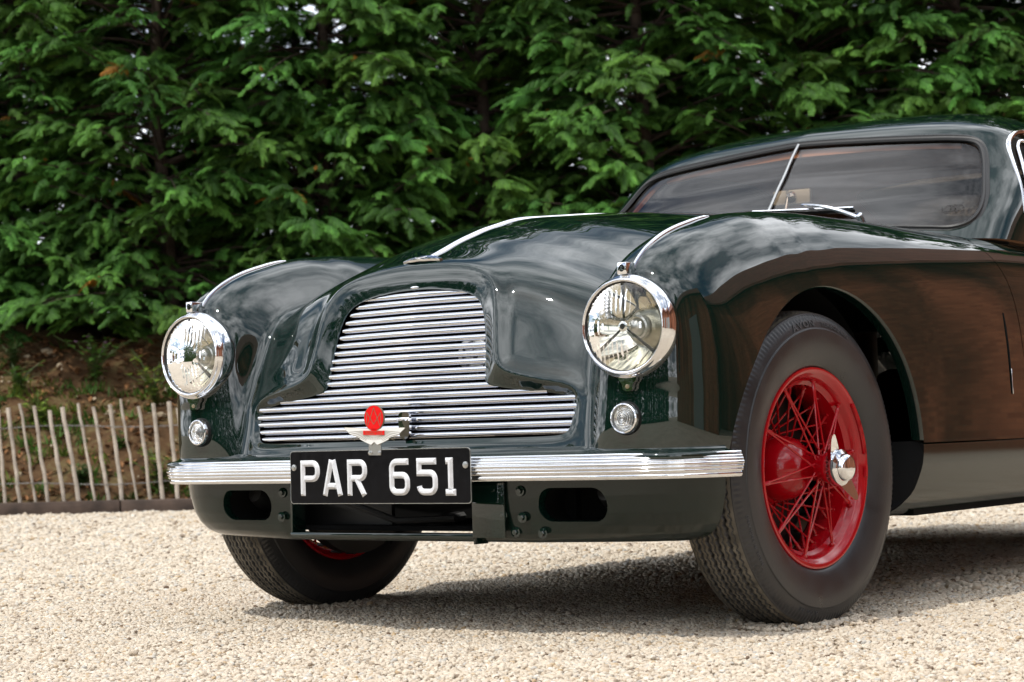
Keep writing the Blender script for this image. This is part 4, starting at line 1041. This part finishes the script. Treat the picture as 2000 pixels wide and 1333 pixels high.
def pebbles(name, poly_xy, density, size, seed, z0=0.):
    P = np.array([(x, y, z0) for x, y in poly_xy])
    o = mesh_obj(name, P, [tuple(range(len(P)))], MAT['pebble'], None, False)
    ng = bpy.data.node_groups.new('pebble_scatter', 'GeometryNodeTree')
    ng.interface.new_socket('Geometry', in_out='INPUT', socket_type='NodeSocketGeometry'); ng.interface.new_socket('Geometry', in_out='OUTPUT', socket_type='NodeSocketGeometry')
    A = lambda ty, **kw: [setattr(nn_, k, v) for nn_ in [ng.nodes.new(ty)] for k, v in (kw or {'label': ''}).items()] and ng.nodes[-1]
    L = ng.links.new
    gi = A('NodeGroupInput'); go = A('NodeGroupOutput')
    ds = A('GeometryNodeDistributePointsOnFaces'); ds.inputs['Density'].default_value = density; ds.inputs['Seed'].default_value = seed
    L(gi.outputs[0], ds.inputs['Mesh'])
    g2i = A('GeometryNodeGeometryToInstance')
    for k in range(5):
        ic = A('GeometryNodeMeshIcoSphere'); ic.inputs['Radius'].default_value = 1; ic.inputs['Subdivisions'].default_value = 2
        nz = A('ShaderNodeTexNoise'); nz.noise_dimensions = '4D'; nz.inputs['W'].default_value = 3.7*k+seed; nz.inputs['Scale'].default_value = .9; nz.inputs['Detail'].default_value = 1
        sb = A('ShaderNodeVectorMath'); sb.operation = 'SUBTRACT'; sb.inputs[1].default_value = (.5, .5, .5); L(nz.outputs['Color'], sb.inputs[0])
        ms = A('ShaderNodeVectorMath'); ms.operation = 'SCALE'; ms.inputs['Scale'].default_value = 1.5; L(sb.outputs[0], ms.inputs[0])
        sp = A('GeometryNodeSetPosition'); L(ic.outputs[0], sp.inputs[0]); L(ms.outputs[0], sp.inputs['Offset'])
        tr = A('GeometryNodeTransform'); tr.inputs['Scale'].default_value = [(1, .8, .55), (1, .65, .5), (.9, .9, .6), (1.15, .7, .65), (1, .8, .75)][k]; L(sp.outputs[0], tr.inputs[0])
        sm = A('GeometryNodeSetShadeSmooth'); L(tr.outputs[0], sm.inputs[0])
        mt = A('GeometryNodeSetMaterial'); mt.inputs['Material'].default_value = MAT['pebble']; L(sm.outputs[0], mt.inputs[0])
        L(mt.outputs[0], g2i.inputs[0])
    rs = A('FunctionNodeRandomValue'); rs.data_type = 'FLOAT'; rs.inputs[2].default_value = size*.55; rs.inputs[3].default_value = size*1.25; rs.inputs['Seed'].default_value = seed+1
    rr = A('FunctionNodeRandomValue'); rr.data_type = 'FLOAT_VECTOR'; rr.inputs[0].default_value = (-.5, -.5, 0); rr.inputs[1].default_value = (.5, .5, 6.28); rr.inputs['Seed'].default_value = seed+2
    rz = A('FunctionNodeRandomValue'); rz.data_type = 'FLOAT_VECTOR'; rz.inputs[0].default_value = (0, 0, -.35*size); rz.inputs[1].default_value = (0, 0, .45*size); rz.inputs['Seed'].default_value = seed+3
    # gentle unevenness of the bed
    nb = A('ShaderNodeTexNoise'); nb.inputs['Scale'].default_value = 3.; nb.inputs['Detail'].default_value = 3
    nm = A('ShaderNodeMath'); nm.operation = 'MULTIPLY_ADD'; nm.inputs[1].default_value = .032; nm.inputs[2].default_value = -.016; L(nb.outputs[0], nm.inputs[0])
    cz = A('ShaderNodeCombineXYZ'); L(nm.outputs[0], cz.inputs[2])
    av = A('ShaderNodeVectorMath'); av.operation = 'ADD'; L(rz.outputs[0], av.inputs[0]); L(cz.outputs[0], av.inputs[1])
    sp0 = A('GeometryNodeSetPosition'); L(ds.outputs[0], sp0.inputs[0]); L(av.outputs[0], sp0.inputs['Offset'])
    ip = A('GeometryNodeInstanceOnPoints'); L(sp0.outputs[0], ip.inputs['Points']); L(g2i.outputs[0], ip.inputs['Instance']); ip.inputs['Pick Instance'].default_value = True
    L(rr.outputs[0], ip.inputs['Rotation']); L(rs.outputs[1], ip.inputs['Scale'])
    rt = A('FunctionNodeRandomValue'); rt.data_type = 'FLOAT'; rt.inputs['Seed'].default_value = seed+4
    sa = A('GeometryNodeStoreNamedAttribute'); sa.data_type = 'FLOAT'; sa.domain = 'INSTANCE'; sa.inputs['Name'].default_value = 'tint'
    L(ip.outputs[0], sa.inputs[0]); L(rt.outputs[1], sa.inputs['Value'])
    L(sa.outputs[0], go.inputs[0])
    md = o.modifiers.new('scatter', 'NODES'); md.node_group = ng
    return setprops(o, 'pale limestone gravel', 'gravel', kind='stuff')
g1 = pebbles('gravel', [(-1.5, -1.8), (2.3, -1.8), (2.3, .9), (-1.5, .9)], 23000, .0060, 3)
g2 = pebbles('gravel', [(-1.5, .9), (2.3, .9), (2.0, 4.5), (-3.6, 4.5), (-3.6, .9)], 7500, .0098, 13)
g3 = pebbles('gravel', [(-3.6, -1.8), (-1.5, -1.8), (-1.5, .9), (-3.6, .9)], 9500, .0090, 23)
g4 = pebbles('gravel', [(-3.6, -.5), (-3.6, 4.5), (1.0, 4.5), (-1.5, 8.6), (-9.5, 2.5), (-7., -.5)], 2300, .0165, 33)
setprops(g1, 'pale limestone gravel in the foreground under the front wheels'); setprops(g2, 'pale limestone gravel behind the car')
for sx_ in (1, -1):
    el_ = [(sx_*.686+.15*math.cos(a)*(1+.15*math.sin(3*a)), .20*math.sin(a)*(1+.12*math.cos(2*a+1)), ) for a in np.linspace(0, 2*PI, 20)[:-1]]
    setprops(pebbles('gravel', el_, 14000, .0068, 43+sx_, .007), 'gravel pushed up round the %s front tyre' % ('near' if sx_ > 0 else 'far'))
setprops(pebbles('gravel', [(-1.5, -1.8), (2.3, -1.8), (2.3, 2.2), (-1.5, 2.2)], 5, .0100, 77, .004), 'larger odd stones lying on the foreground gravel')
setprops(g4, 'pale limestone gravel in front of the paling fence'); setprops(g3, 'pale limestone gravel left of the car')

# ================================================================== bank, edging, fence
FA = np.array([-7.35, 4.22]); FD = np.array([.793, .609]); FN = np.array([-.609, .793])
def fpt(t_, n_, z): p = FA+FD*t_+FN*n_; return (p[0], p[1], z)
m, t, b = new_mat('earth bank'); MAT['earth'] = m
tcn = t.nodes.new('ShaderNodeTexCoord'); nz = t.nodes.new('ShaderNodeTexNoise'); nz.inputs['Scale'].default_value = 5; nz.inputs['Detail'].default_value = 8; nz.inputs['Roughness'].default_value = .7
t.links.new(tcn.outputs['Object'], nz.inputs['Vector'])
cr = t.nodes.new('ShaderNodeValToRGB'); e = cr.color_ramp.elements; e[0].position = .32; e[0].color = (.045, .026, .013, 1); e[1].position = .7; e[1].color = (.27, .155, .075, 1)
el = cr.color_ramp.elements.new(.5); el.color = (.10, .055, .026, 1); el = cr.color_ramp.elements.new(.60); el.color = (.13, .10, .045, 1)
t.links.new(nz.outputs[0], cr.inputs[0]); t.links.new(cr.outputs[0], b.inputs['Base Color']); b.inputs['Roughness'].default_value = .95; b.inputs['Specular IOR Level'].default_value = .15
bp = t.nodes.new('ShaderNodeBump'); bp.inputs['Strength'].default_value = .8; bp.inputs['Distance'].default_value = .05; t.links.new(nz.outputs[0], bp.inputs['Height']); t.links.new(bp.outputs[0], b.inputs['Normal'])
ts = np.linspace(-9, 26, 260); ns = np.linspace(0, 1, 44)**1.3*9
def bank_h(t_, n_):
    h = np.interp(n_, [0, .1, .5, 1.2, 2.0, 2.6, 4., 9], [0.05, .07, .28, .68, 1.12, 1.35, 1.5, 1.6])
    f = np.clip(n_/.5, 0, 1)
    return h+f*(.05*math.sin(t_*2.1+n_*1.3)+.04*math.sin(t_*5.3-n_*3.1)+.025*math.sin(t_*11.7+n_*7.7))
Vb = np.array([[fpt(t_, .10+n_, bank_h(t_, n_)+rng.normal()*.012*min(1, n_*4)) for n_ in ns] for t_ in ts]).reshape(-1, 3)
bk = mesh_obj('bank', Vb, grid_faces(len(ts), len(ns)), MAT['earth'], None, True); setprops(bk, kind='structure')
MAT['sleeper'] = pm('weathered dark timber', (.060, .040, .030), .85, noise=.5, nscale=9, bump=1., bscale=40)
def sleeper(t0, t1, h, label):
    bm_ = MB(); V_, F_ = g_box(t0+.004, t1-.004, -.045, .045, -.02, h, .008)
    V_ = np.array(V_); V_[:, 2] += np.random.default_rng(int(abs(t0)*100)).normal(size=len(V_))*.002
    bm_.add([fpt(v[0], v[1]+.02, v[2]) for v in V_], F_)
    return setprops(bm_.build('timber_edging', MAT['sleeper'], None, True, 40), label, 'timber', 'timber edging along the bank')
sleeper(-3.2, -.9, .085, 'dark timber edging board leftmost at the foot of the bank')
sleeper(-.9, .78, .088, 'dark timber edging board below the paling fence, left of the joint')
sleeper(.78, 2.6, .082, 'dark timber edging board beside the joint, running behind the car')
# paling fence
MAT['pale'] = pm('weathered chestnut pale', (.46, .40, .33), .8, noise=.3, nscale=14, bump=.7, bscale=60)
MAT['wire'] = pm('galvanised fence wire', (.22, .21, .20), .5, .7)
fence = empty('paling_fence', fpt(0, .06, .06)); setprops(fence, 'low wired chestnut paling fence along the foot of the bank', 'fence')
f0 = np.array(fpt(0, .06, .06))
tt_ = -1.15; pale_tops = []
k = 0
fr_ = random.Random(5)
while tt_ < 2.3:
    wv = fr_.uniform(.011, .019); hh = fr_.uniform(.60, .68); lean = fr_.uniform(-.105, -.045)
    pr2 = [(wv*.95, .4*wv), (.5*wv, wv*.8), (-.6*wv, wv*.7), (-wv, .1*wv), (-.7*wv, -.6*wv), (.6*wv, -.7*wv)]
    zs = np.linspace(-.05, hh, 9)
    wob = [fr_.uniform(-.005, .005) for _ in zs]
    Pth = [np.array(fpt(tt_+lean*(z/.6)+wob[q], .06+.015*math.sin(3*z+k)+wob[-q-1], z+.07))-f0 for q, z in enumerate(zs)]
    V_, F_ = g_sweep(pr2, Pth, (FD[0], FD[1], .02), [fr_.uniform(.88, 1.1) for _ in zs])
    mesh_obj('pale', V_, F_, MAT['pale'], fence, True, 50)
    tt_ += fr_.uniform(.082, .112); k += 1
for zw, off_ in ((.50, 0), (.13, 1)):
    for ph in (0, PI):
        Pth = [np.array(fpt(t_, .06+.016*math.sin(t_*2*PI/.2+ph), zw+.07+.012*math.sin(t_*5.+off_)+.004*math.cos(t_*2*PI/.1+ph)))-f0 for t_ in np.arange(-1.3, 2.4, .02)]
        mesh_obj('wire', *g_tube(Pth, .0022, 5), MAT['wire'], fence)
# stones in the bank (scattered, uncounted) and leaf litter
MAT['bankstone'] = pm('bank limestone', (.34, .27, .18), .85, noise=.3, nscale=6)
MAT['litter'] = pm('dry leaf litter', (.22, .10, .035), .85, noise=.4, nscale=4)
def blob(seed, r):
    g_ = np.random.default_rng(seed)
    bm_ = bmesh.new(); bmesh.ops.create_icosphere(bm_, subdivisions=1, radius=1)
    V_ = np.array([v.co[:] for v in bm_.verts]); bm_.verts.index_update(); F_ = [tuple(v.index for v in f.verts) for f in bm_.faces]; bm_.free()
    V_ *= g_.uniform(.7, 1.2, (len(V_), 1)); V_ *= g_.uniform(.55, 1.15, 3); V_[:, 2] *= .6
    return V_*r, F_
mb = MB()
for q in range(330):
    t_ = rng.uniform(-2.5, 3.0); n_ = rng.uniform(.08, 2.1); V_, F_ = blob(q, rng.choice([.012, .018, .025, .04, .055], p=[.4, .3, .18, .09, .03]))
    mb.add(V_, F_, 0, T(*fpt(t_, n_+.1, bank_h(t_, n_)+.005))@RZ(rng.uniform(0, 6)))
setprops(mb.build('bank_stones', MAT['bankstone'], None, False), 'scattered pale stones on the earth bank', 'stones', kind='stuff')
mb = MB()
for q in range(5200):
    t_ = rng.uniform(-2.6, 3.2); n_ = rng.uniform(.05, 2.4); s_ = rng.uniform(.014, .045)
    V_ = np.array([(0, -1, 0), (.45, 0, .2), (0, 1.1, 0), (-.45, 0, .15)])*s_
    mb.add(V_, [(0, 1, 2, 3)], 0, T(*fpt(t_, n_+.1, bank_h(t_, n_)+.012))@RZ(rng.uniform(0, 6))@RX(rng.uniform(-.7, .7)))
setprops(mb.build('leaf_litter', MAT['litter'], None, False), 'brown dry leaf litter on the bank', 'leaves', kind='stuff')

# ================================================================== foliage
def leaf_mat(name, trans=.15):
    m, t, b = new_mat(name)
    at = t.nodes.new('ShaderNodeAttribute'); at.attribute_name = 'leaf_colour'
    t.links.new(at.outputs['Color'], b.inputs['Base Color']); b.inputs['Roughness'].default_value = .6; b.inputs['Specular IOR Level'].default_value = .2
    tl = t.nodes.new('ShaderNodeBsdfTranslucent'); t.links.new(at.outputs['Color'], tl.inputs[0])
    mxs = t.nodes.new('ShaderNodeMixShader'); mxs.inputs[0].default_value = trans
    out = t.nodes['Material Output']; t.links.new(b.outputs[0], mxs.inputs[1]); t.links.new(tl.outputs[0], mxs.inputs[2]); t.links.new(mxs.outputs[0], out.inputs[0])
    return m
MAT['conifer'] = leaf_mat('conifer spray'); MAT['weed'] = leaf_mat('weed leaf', .35)
MAT['bark'] = pm('conifer bark', (.05, .034, .024), .9, noise=.4, nscale=12, bump=1., bscale=30)
def frond_proto():
    """one flat feathery spray, length 1 along x; leaflets as slim wedges, plus colour weights"""
    V = []; F = []; cw = []
    def leaf(p, d, L, w, c0, c1):
        p = np.array(p); d = np.array(d)/np.linalg.norm(d); s = np.cross(d, [0, 0, 1.]); s /= np.linalg.norm(s)
        b = len(V)
        V.extend([p+d*L*.12+s*w, p+d*L*.12-s*w, p+d*L+[0, 0, -.14*L]]); F.append((b, b+1, b+2)); cw.extend([c0, c0, c1])
    for k in range(6):
        x = .03+.15*k; L = .56*(1-.5*(k/6)**1.4)
        for s in (1, -1):
            xx = x+(.06 if s > 0 else 0)
            leaf((xx, 0, -.14*xx*xx), (.80, s*.72, -.15), L, .052, .25, .9)
    for k in range(4): leaf((.1+.2*k, 0, .012-.14*(.1+.2*k)**2), (1, (-.12, .12)[k % 2], -.15), .40, .05, .5, 1.)
    return np.array(V), np.array(F), np.array(cw)
FV, FF, FC = frond_proto()
def add_fronds(pos, dirs, ups, L, tint, wd):
    """instances joined in one array"""
    n = len(pos); d = dirs/np.linalg.norm(dirs, axis=1)[:, None]
    s = np.cross(ups, d); s /= np.maximum(np.linalg.norm(s, axis=1)[:, None], 1e-6); u = np.cross(d, s)
    V = pos[:, None, :]+L[:, None, None]*(FV[None, :, 0, None]*d[:, None, :]+wd[:, None, None]*FV[None, :, 1, None]*s[:, None, :]+FV[None, :, 2, None]*1.6*u[:, None, :])
    F = (FF[None]+(np.arange(n)*len(FV))[:, None, None]).reshape(-1, 3)
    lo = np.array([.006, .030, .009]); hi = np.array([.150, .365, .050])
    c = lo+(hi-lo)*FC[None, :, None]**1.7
    c = c*tint[:, None, :]
    return V.reshape(-1, 3), F, c.reshape(-1, 3)
def conifer(name, seed, H_, R_, nb):
    g = np.random.default_rng(seed)
    pos = []; dr = []; up_ = []; LL = []; tn = []; wdl = []
    tw = MB()
    for q in range(nb):
        h = .15+(H_-.3)*((q+.5)/nb)**1.25+g.uniform(-.1, .1); az = g.uniform(0, 2*PI)
        rmax = R_*math.sqrt(max(.02, 1-(h/(H_*1.06))**2.2))*g.uniform(.62, 1.10)
        rise = g.uniform(-.1, .95); L = rmax*1.05
        d = np.array([math.cos(az), math.sin(az), 0]); sd_ = np.array([-d[1], d[0], 0])
        fs_ = g.uniform(.6, 1.0); bt = g.uniform(.72, 1.25); warm = g.uniform(-.12, .22)
        tint = np.array([bt*(1+warm), bt, bt*(1-.3*warm)])
        pts = []
        for t_ in np.linspace(.0, 1, 9):
            pts.append(np.array([0, 0, h])+d*L*t_+np.array([0, 0, rise*L*t_*.8-.30*L*t_*t_]))
        pts = np.array(pts)
        tw.add(*g_sweep(circ(.016, 4), pts, (0, 0, 1), np.linspace(1.1, .2, 9)))
        # fan-shaped tufts of small sprays along the outer part of the limb and its side shoots
        nt_ = int(5+L*10)
        for k in range(nt_):
            t_ = .15+.85*math.sqrt((k+.6)/nt_); p = np.array([np.interp(t_, np.linspace(0, 1, 9), pts[:, c]) for c in range(3)])
            side = g.uniform(-1, 1)
            p = p+sd_*side*.36*(1.2-t_)+np.array([0, 0, g.uniform(-.08, .06)])
            tb_ = g.uniform(.6, 1.4); aa = side*.9+g.normal()*.35
            dm = d*math.cos(aa)+sd_*math.sin(aa)+np.array([0, 0, g.uniform(-.15, .35)]); dm /= np.linalg.norm(dm)
            sm_ = np.cross([0, 0, 1.], dm); sm_ /= np.linalg.norm(sm_); roll = g.normal()*.45; um = np.cross(dm, sm_)
            sm_ = sm_*math.cos(roll)+um*math.sin(roll); um = np.cross(dm, sm_)
            dead = g.random() < .003; TL = g.uniform(.15, .30); nf_ = int(g.integers(11, 16)); dp_ = g.uniform(.5, 1.4)
            for f_ in range(nf_):
                a_ = (f_+.5)/nf_; s2 = 1 if f_ % 2 else -1; an = (1.05-.8*a_)*s2+g.normal()*.12
                q_ = p+dm*TL*a_-np.array([0, 0, dp_*.5*TL*a_*a_])
                dd = dm*math.cos(an)+sm_*math.sin(an)-np.array([0, 0, dp_*(.25+.7*a_)])+g.normal(size=3)*.08
                pos.append(q_); dr.append(dd); up_.append(um+g.normal(size=3)*.15); LL.append(fs_*g.uniform(.085, .135)*(1.15-.35*a_)); wdl.append(g.uniform(.7, 1.05))
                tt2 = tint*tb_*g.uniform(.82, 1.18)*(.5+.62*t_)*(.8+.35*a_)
                if dead or g.random() < .001: tt2 = np.array([5., .85, .7])*g.uniform(.7, 1.1)
                tn.append(tt2)
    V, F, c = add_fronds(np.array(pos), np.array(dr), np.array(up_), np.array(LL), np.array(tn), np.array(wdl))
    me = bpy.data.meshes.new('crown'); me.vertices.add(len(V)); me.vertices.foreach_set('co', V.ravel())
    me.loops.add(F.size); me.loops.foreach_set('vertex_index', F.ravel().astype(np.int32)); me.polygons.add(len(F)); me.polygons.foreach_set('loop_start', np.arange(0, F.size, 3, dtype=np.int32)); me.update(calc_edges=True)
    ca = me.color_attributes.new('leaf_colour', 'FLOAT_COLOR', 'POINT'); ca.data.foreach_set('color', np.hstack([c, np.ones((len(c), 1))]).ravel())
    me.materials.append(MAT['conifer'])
    zz_ = np.linspace(-.3, H_*.97, 24)
    trn = g_sweep(circ(.075, 9), [(.05*math.sin(z*.9+seed), .05*math.cos(z*1.3), z) for z in zz_], (0, 1, .01), np.interp(zz_, [-.3, 0, H_], [1.35, 1, .12]))
    tw.add(*trn)
    o = tw.build('trunk', MAT['bark'], None, True, 60); tme = o.data; bpy.data.objects.remove(o)
    return me, tme, len(F)
PRO = [conifer('c', 11, 9.2, 1.6, 290), conifer('c', 23, 8.8, 1.5, 280)]
print('frond tris', [p[2] for p in PRO])
def conifer_tree(k, loc, rz, sc, label, group):
    e_ = empty('conifer_tree', loc, rz); e_.scale = (sc, sc, sc)
    for nm, me in (('crown', PRO[k][0]), ('trunk', PRO[k][1])):
        o = bpy.data.objects.new(nm, me); COL.objects.link(o); o.parent = e_
    return setprops(e_, label, 'tree', group)
# hedge of conifers along the top of the bank
order = ['leftmost', 'second', 'third', 'fourth', 'fifth', 'sixth', 'seventh', 'eighth', 'ninth', 'tenth', 'eleventh', 'twelfth']
tr_ = random.Random(3)
tpos = [-1.9, -.6, .65, 1.95, 3.2, 4.5, 5.8, 7.1, 8.45, 9.8, 11.2, 12.6]
for k, t_ in enumerate(tpos):
    n_ = 2.95+tr_.uniform(-.2, .25)
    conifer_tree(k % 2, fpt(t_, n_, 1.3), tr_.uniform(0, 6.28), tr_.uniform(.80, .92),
                 'conifer of the tall hedge behind the car, %s from the left' % order[k], 'conifers of the tall hedge')
for k, t_ in enumerate([-2.4, -1.1, .2, 1.5, 2.9, 4.3, 5.7, 7.1, 8.5, 9.9, 11.4, 13.]):
    conifer_tree((k+1) % 2, fpt(t_, 5.1+tr_.uniform(-.2, .3), .9), tr_.uniform(0, 6.28), tr_.uniform(.82, .94),
                 'shaded conifer seen through gaps behind the front row of the hedge', 'conifers behind the tall hedge')
# weeds on the bank
def weed(loc, seed, h, nst, lw, col, label, flower=None):
    g = np.random.default_rng(seed); e_ = empty('weed', loc)
    V = []; F = []; C = []; st = MB()
    for s in range(nst):
        az = g.uniform(0, 6.28); ln = g.uniform(.2, .75); hh = h*g.uniform(.55, 1.1)
        pts = np.array([(math.cos(az)*ln*hh*t_*t_, math.sin(az)*ln*hh*t_*t_, hh*t_*(1-.15*t_)) for t_ in np.linspace(0, 1, 6)])
        st.add(*g_tube(pts, .003, 4))
        for k in range(int(5+hh*22)):
            t_ = g.uniform(.15, 1); p = np.array([np.interp(t_, np.linspace(0, 1, 6), pts[:, c]) for c in range(3)])
            a2 = g.uniform(0, 6.28); d = np.array([math.cos(a2), math.sin(a2), g.uniform(-.3, .6)]); d /= np.linalg.norm(d); sd_ = np.cross(d, [0, 0, 1]); sd_ /= np.linalg.norm(sd_)
            L = g.uniform(.6, 1.3)*lw; b = len(V); cc = np.array(col)*g.uniform(.6, 1.35)
            V += [p, p+d*L*.5+sd_*L*.32, p+d*L+[0, 0, -.1*L], p+d*L*.5-sd_*L*.32]; F.append((b, b+1, b+2, b+3)); C += [cc]*4
        if flower is not None and s % 2 == 0:
            p = pts[-1]
            for a2 in np.linspace(0, 6.28, 7)[:-1]:
                b = len(V); d = np.array([math.cos(a2), math.sin(a2), .3]); sd_ = np.array([-d[1], d[0], 0])
                V += [p, p+d*.012+sd_*.006, p+d*.02, p+d*.012-sd_*.006]; F.append((b, b+1, b+2, b+3)); C += [np.array(flower)]*4
    o = mesh_obj('leaves', np.array(V), F, MAT['weed'], e_, False)
    ca = o.data.color_attributes.new('leaf_colour', 'FLOAT_COLOR', 'POINT'); ca.data.foreach_set('color', np.hstack([np.array(C), np.ones((len(C), 1))]).ravel())
    mb_ = st.build('stems', MAT['weedstem'], e_, True, 60)
    return setprops(e_, label, 'plant')
MAT['weedstem'] = pm('weed stem', (.06, .09, .025), .7)
gcol = (.075, .16, .028); ycol = (.13, .19, .03); dcol = (.04, .085, .022)
wl = [(.30, 1.55, .34, 12, .045, gcol, 'bushy green weed with lilac flowers high on the bank', (.45, .22, .45)),
      (.78, 1.25, .40, 9, .040, ycol, 'tall yellow-green weed on the bank between the flowering weed and the car', None),
      (-.20, 1.30, .20, 8, .04, gcol, 'small green weed at the left edge of the bank', None),
      (.02, .95, .18, 9, .05, ycol, 'bright broad-leaved weed just above the left end of the fence', None),
      (.65, .62, .12, 7, .035, gcol, 'low green weed just above the middle of the fence', None),
      (1.45, 1.02, .24, 10, .045, gcol, 'green weed on the bank left of the far headlamp', None),
      (1.05, 1.75, .22, 8, .04, dcol, 'dark green weed under the hedge in the middle of the bank', None),
      (1.55, 1.7, .18, 8, .035, ycol, 'small yellow-flowered weed under the hedge left of the car', (.75, .30, .01)),
      (.45, .22, .16, 9, .04, dcol, 'dark weed behind the left part of the fence', None),
      (.98, .20, .26, 12, .04, ycol, 'yellow-green weed behind the middle of the fence', None),
      (1.35, .16, .28, 12, .045, gcol, 'green weed behind the fence close to the car', None),
      (-.35, 1.75, .25, 9, .04, dcol, 'dark weed under the hedge at the left edge', None)]
for q, (t_, n_, h, nst, lw, col, lab, fl) in enumerate(wl):
    weed(fpt(t_, n_+.1, bank_h(t_, n_)-.01), 50+q, h*1.25, int(nst*1.7), lw*1.35, [c*1.35 for c in col], lab, fl)
# ground cover of grass tufts and seedlings on the bank
mbV = []; mbF = []; mbC = []
g = np.random.default_rng(91)
for q in range(1300):
    t_ = g.uniform(-2.6, 3.2); n_ = g.uniform(.06, 2.3)
    if math.sin(t_*3.1+n_*2.2)+math.sin(t_*1.3-n_*4.1)+g.normal()*.6 < .2: continue
    p0 = np.array(fpt(t_, n_+.1, bank_h(t_, n_))); cc = np.array(gcol if g.random() < .6 else ycol)*g.uniform(.5, 1.2)
    for k in range(16):
        a2 = g.uniform(0, 6.28); d = np.array([math.cos(a2), math.sin(a2), g.uniform(.3, 2.)]); d /= np.linalg.norm(d); sd_ = np.array([-math.sin(a2), math.cos(a2), 0])
        L = g.uniform(.03, .12); b = len(mbV); p = p0+g.normal(size=3)*[.03, .03, .0]
        mbV += [p-sd_*.004, p+sd_*.004, p+d*L*.6+sd_*.006, p+d*L, p+d*L*.6-sd_*.006]; mbF.append((b, b+1, b+2, b+3, b+4)); mbC += [cc]*5
o = mesh_obj('bank_grass', np.array(mbV), mbF, MAT['weed'], None, False)
ca = o.data.color_attributes.new('leaf_colour', 'FLOAT_COLOR', 'POINT'); ca.data.foreach_set('color', np.hstack([np.array(mbC), np.ones((len(mbC), 1))]).ravel())
setprops(o, 'sparse grass and seedlings on the earth bank', 'grass', kind='stuff')

# ================================================================== the yard behind the camera (seen in the paint and chrome)
m, t, b = new_mat('red brick'); MAT['brick'] = m
tcn = t.nodes.new('ShaderNodeTexCoord'); sx3 = t.nodes.new('ShaderNodeSeparateXYZ'); mpg = t.nodes.new('ShaderNodeCombineXYZ')
t.links.new(tcn.outputs['Object'], sx3.inputs[0]); t.links.new(sx3.outputs[1], mpg.inputs[0]); t.links.new(sx3.outputs[2], mpg.inputs[1])
bk_ = t.nodes.new('ShaderNodeTexBrick'); bk_.inputs['Scale'].default_value = 4.5; bk_.inputs['Color1'].default_value = (.29, .105, .05, 1); bk_.inputs['Color2'].default_value = (.19, .065, .032, 1); bk_.inputs['Mortar'].default_value = (.20, .085, .045, 1); bk_.inputs['Mortar Size'].default_value = .012
t.links.new(mpg.outputs[0], bk_.inputs[0])
nzw = t.nodes.new('ShaderNodeTexNoise'); nzw.inputs['Scale'].default_value = .7; nzw.inputs['Detail'].default_value = 5; mpw = t.nodes.new('ShaderNodeMapping'); mpw.inputs['Scale'].default_value = (1, 1.6, .35)
t.links.new(tcn.outputs['Object'], mpw.inputs[0]); t.links.new(mpw.outputs[0], nzw.inputs['Vector'])
mrw = t.nodes.new('ShaderNodeMapRange'); mrw.inputs[1].default_value = .35; mrw.inputs[2].default_value = .65; mrw.inputs[3].default_value = .35; mrw.inputs[4].default_value = 1.35; t.links.new(nzw.outputs[0], mrw.inputs[0])
scw = t.nodes.new('ShaderNodeVectorMath'); scw.operation = 'SCALE'; t.links.new(bk_.outputs[0], scw.inputs[0]); t.links.new(mrw.outputs[0], scw.inputs['Scale']); t.links.new(scw.outputs[0], b.inputs['Base Color']); b.inputs['Roughness'].default_value = .9
MAT['tile'] = pm('clay roof tile', (.14, .055, .035), .85, noise=.3, nscale=3)
MAT['greypaint'] = pm('grey joinery', (.25, .25, .24), .5)
MAT['darkpane'] = pm('dark window pane', (.02, .025, .03), .05)
def barn_at(loc, rz, y0, y1, wins, label):
    barn = empty('brick_barn', loc, rz); setprops(barn, label, 'building')
    mesh_obj('wall', *g_box(0, 6, y0, y1, 0, 4.2), MAT['brick'], barn, False)
    mesh_obj('roof', *g_prism([(-.4, 4.1), (3, 6.7), (6.4, 4.1), (6.4, 4.25), (3, 6.9), (-.4, 4.25)], y0-.3, y1+.3), MAT['tile'], barn, False)
    for yy in wins:
        wn = mesh_obj('window', *g_box(-.06, .02, yy-.6, yy+.6, 1.0, 2.3), MAT['greypaint'], barn, False)
        for a_ in (0, 1):
            for b_ in (0, 1): mesh_obj('pane', *g_box(-.07, -.055, yy-.54+a_*.56, yy-.02+a_*.56, 1.06+b_*.62, 1.62+b_*.62), MAT['darkpane'], wn, False)
    mesh_obj('door', *g_box(-.05, .02, y1-4.4, y1-2.2, 0, 2.6), MAT['greypaint'], barn, False)
barn_at((7.2, 6.5, 0), math.radians(50), -7, 18, (14.,), 'red brick barn beyond the right edge, mirrored in the car flank')
barn_at((11.5, -7.0, 0), math.radians(25), -6, 10, (-2.,), 'red brick barn to the right of the camera, mirrored in the wing')
for k in range(7):
    conifer_tree(k % 2, (20+2*(k % 2)-.6*k, -12+6.*k, 0), k*1.3, 1.2, 'conifer beyond the brick barn behind the camera', 'conifers beyond the barn')
for k in range(28):
    conifer_tree((k+1) % 2, (-36+1.75*k, -25-1.2*(k % 2)+.25*(k-14), -.3), k*2.1, .85+.1*math.sin(k*1.7), 'far conifer across the yard behind the camera', 'conifers across the yard')
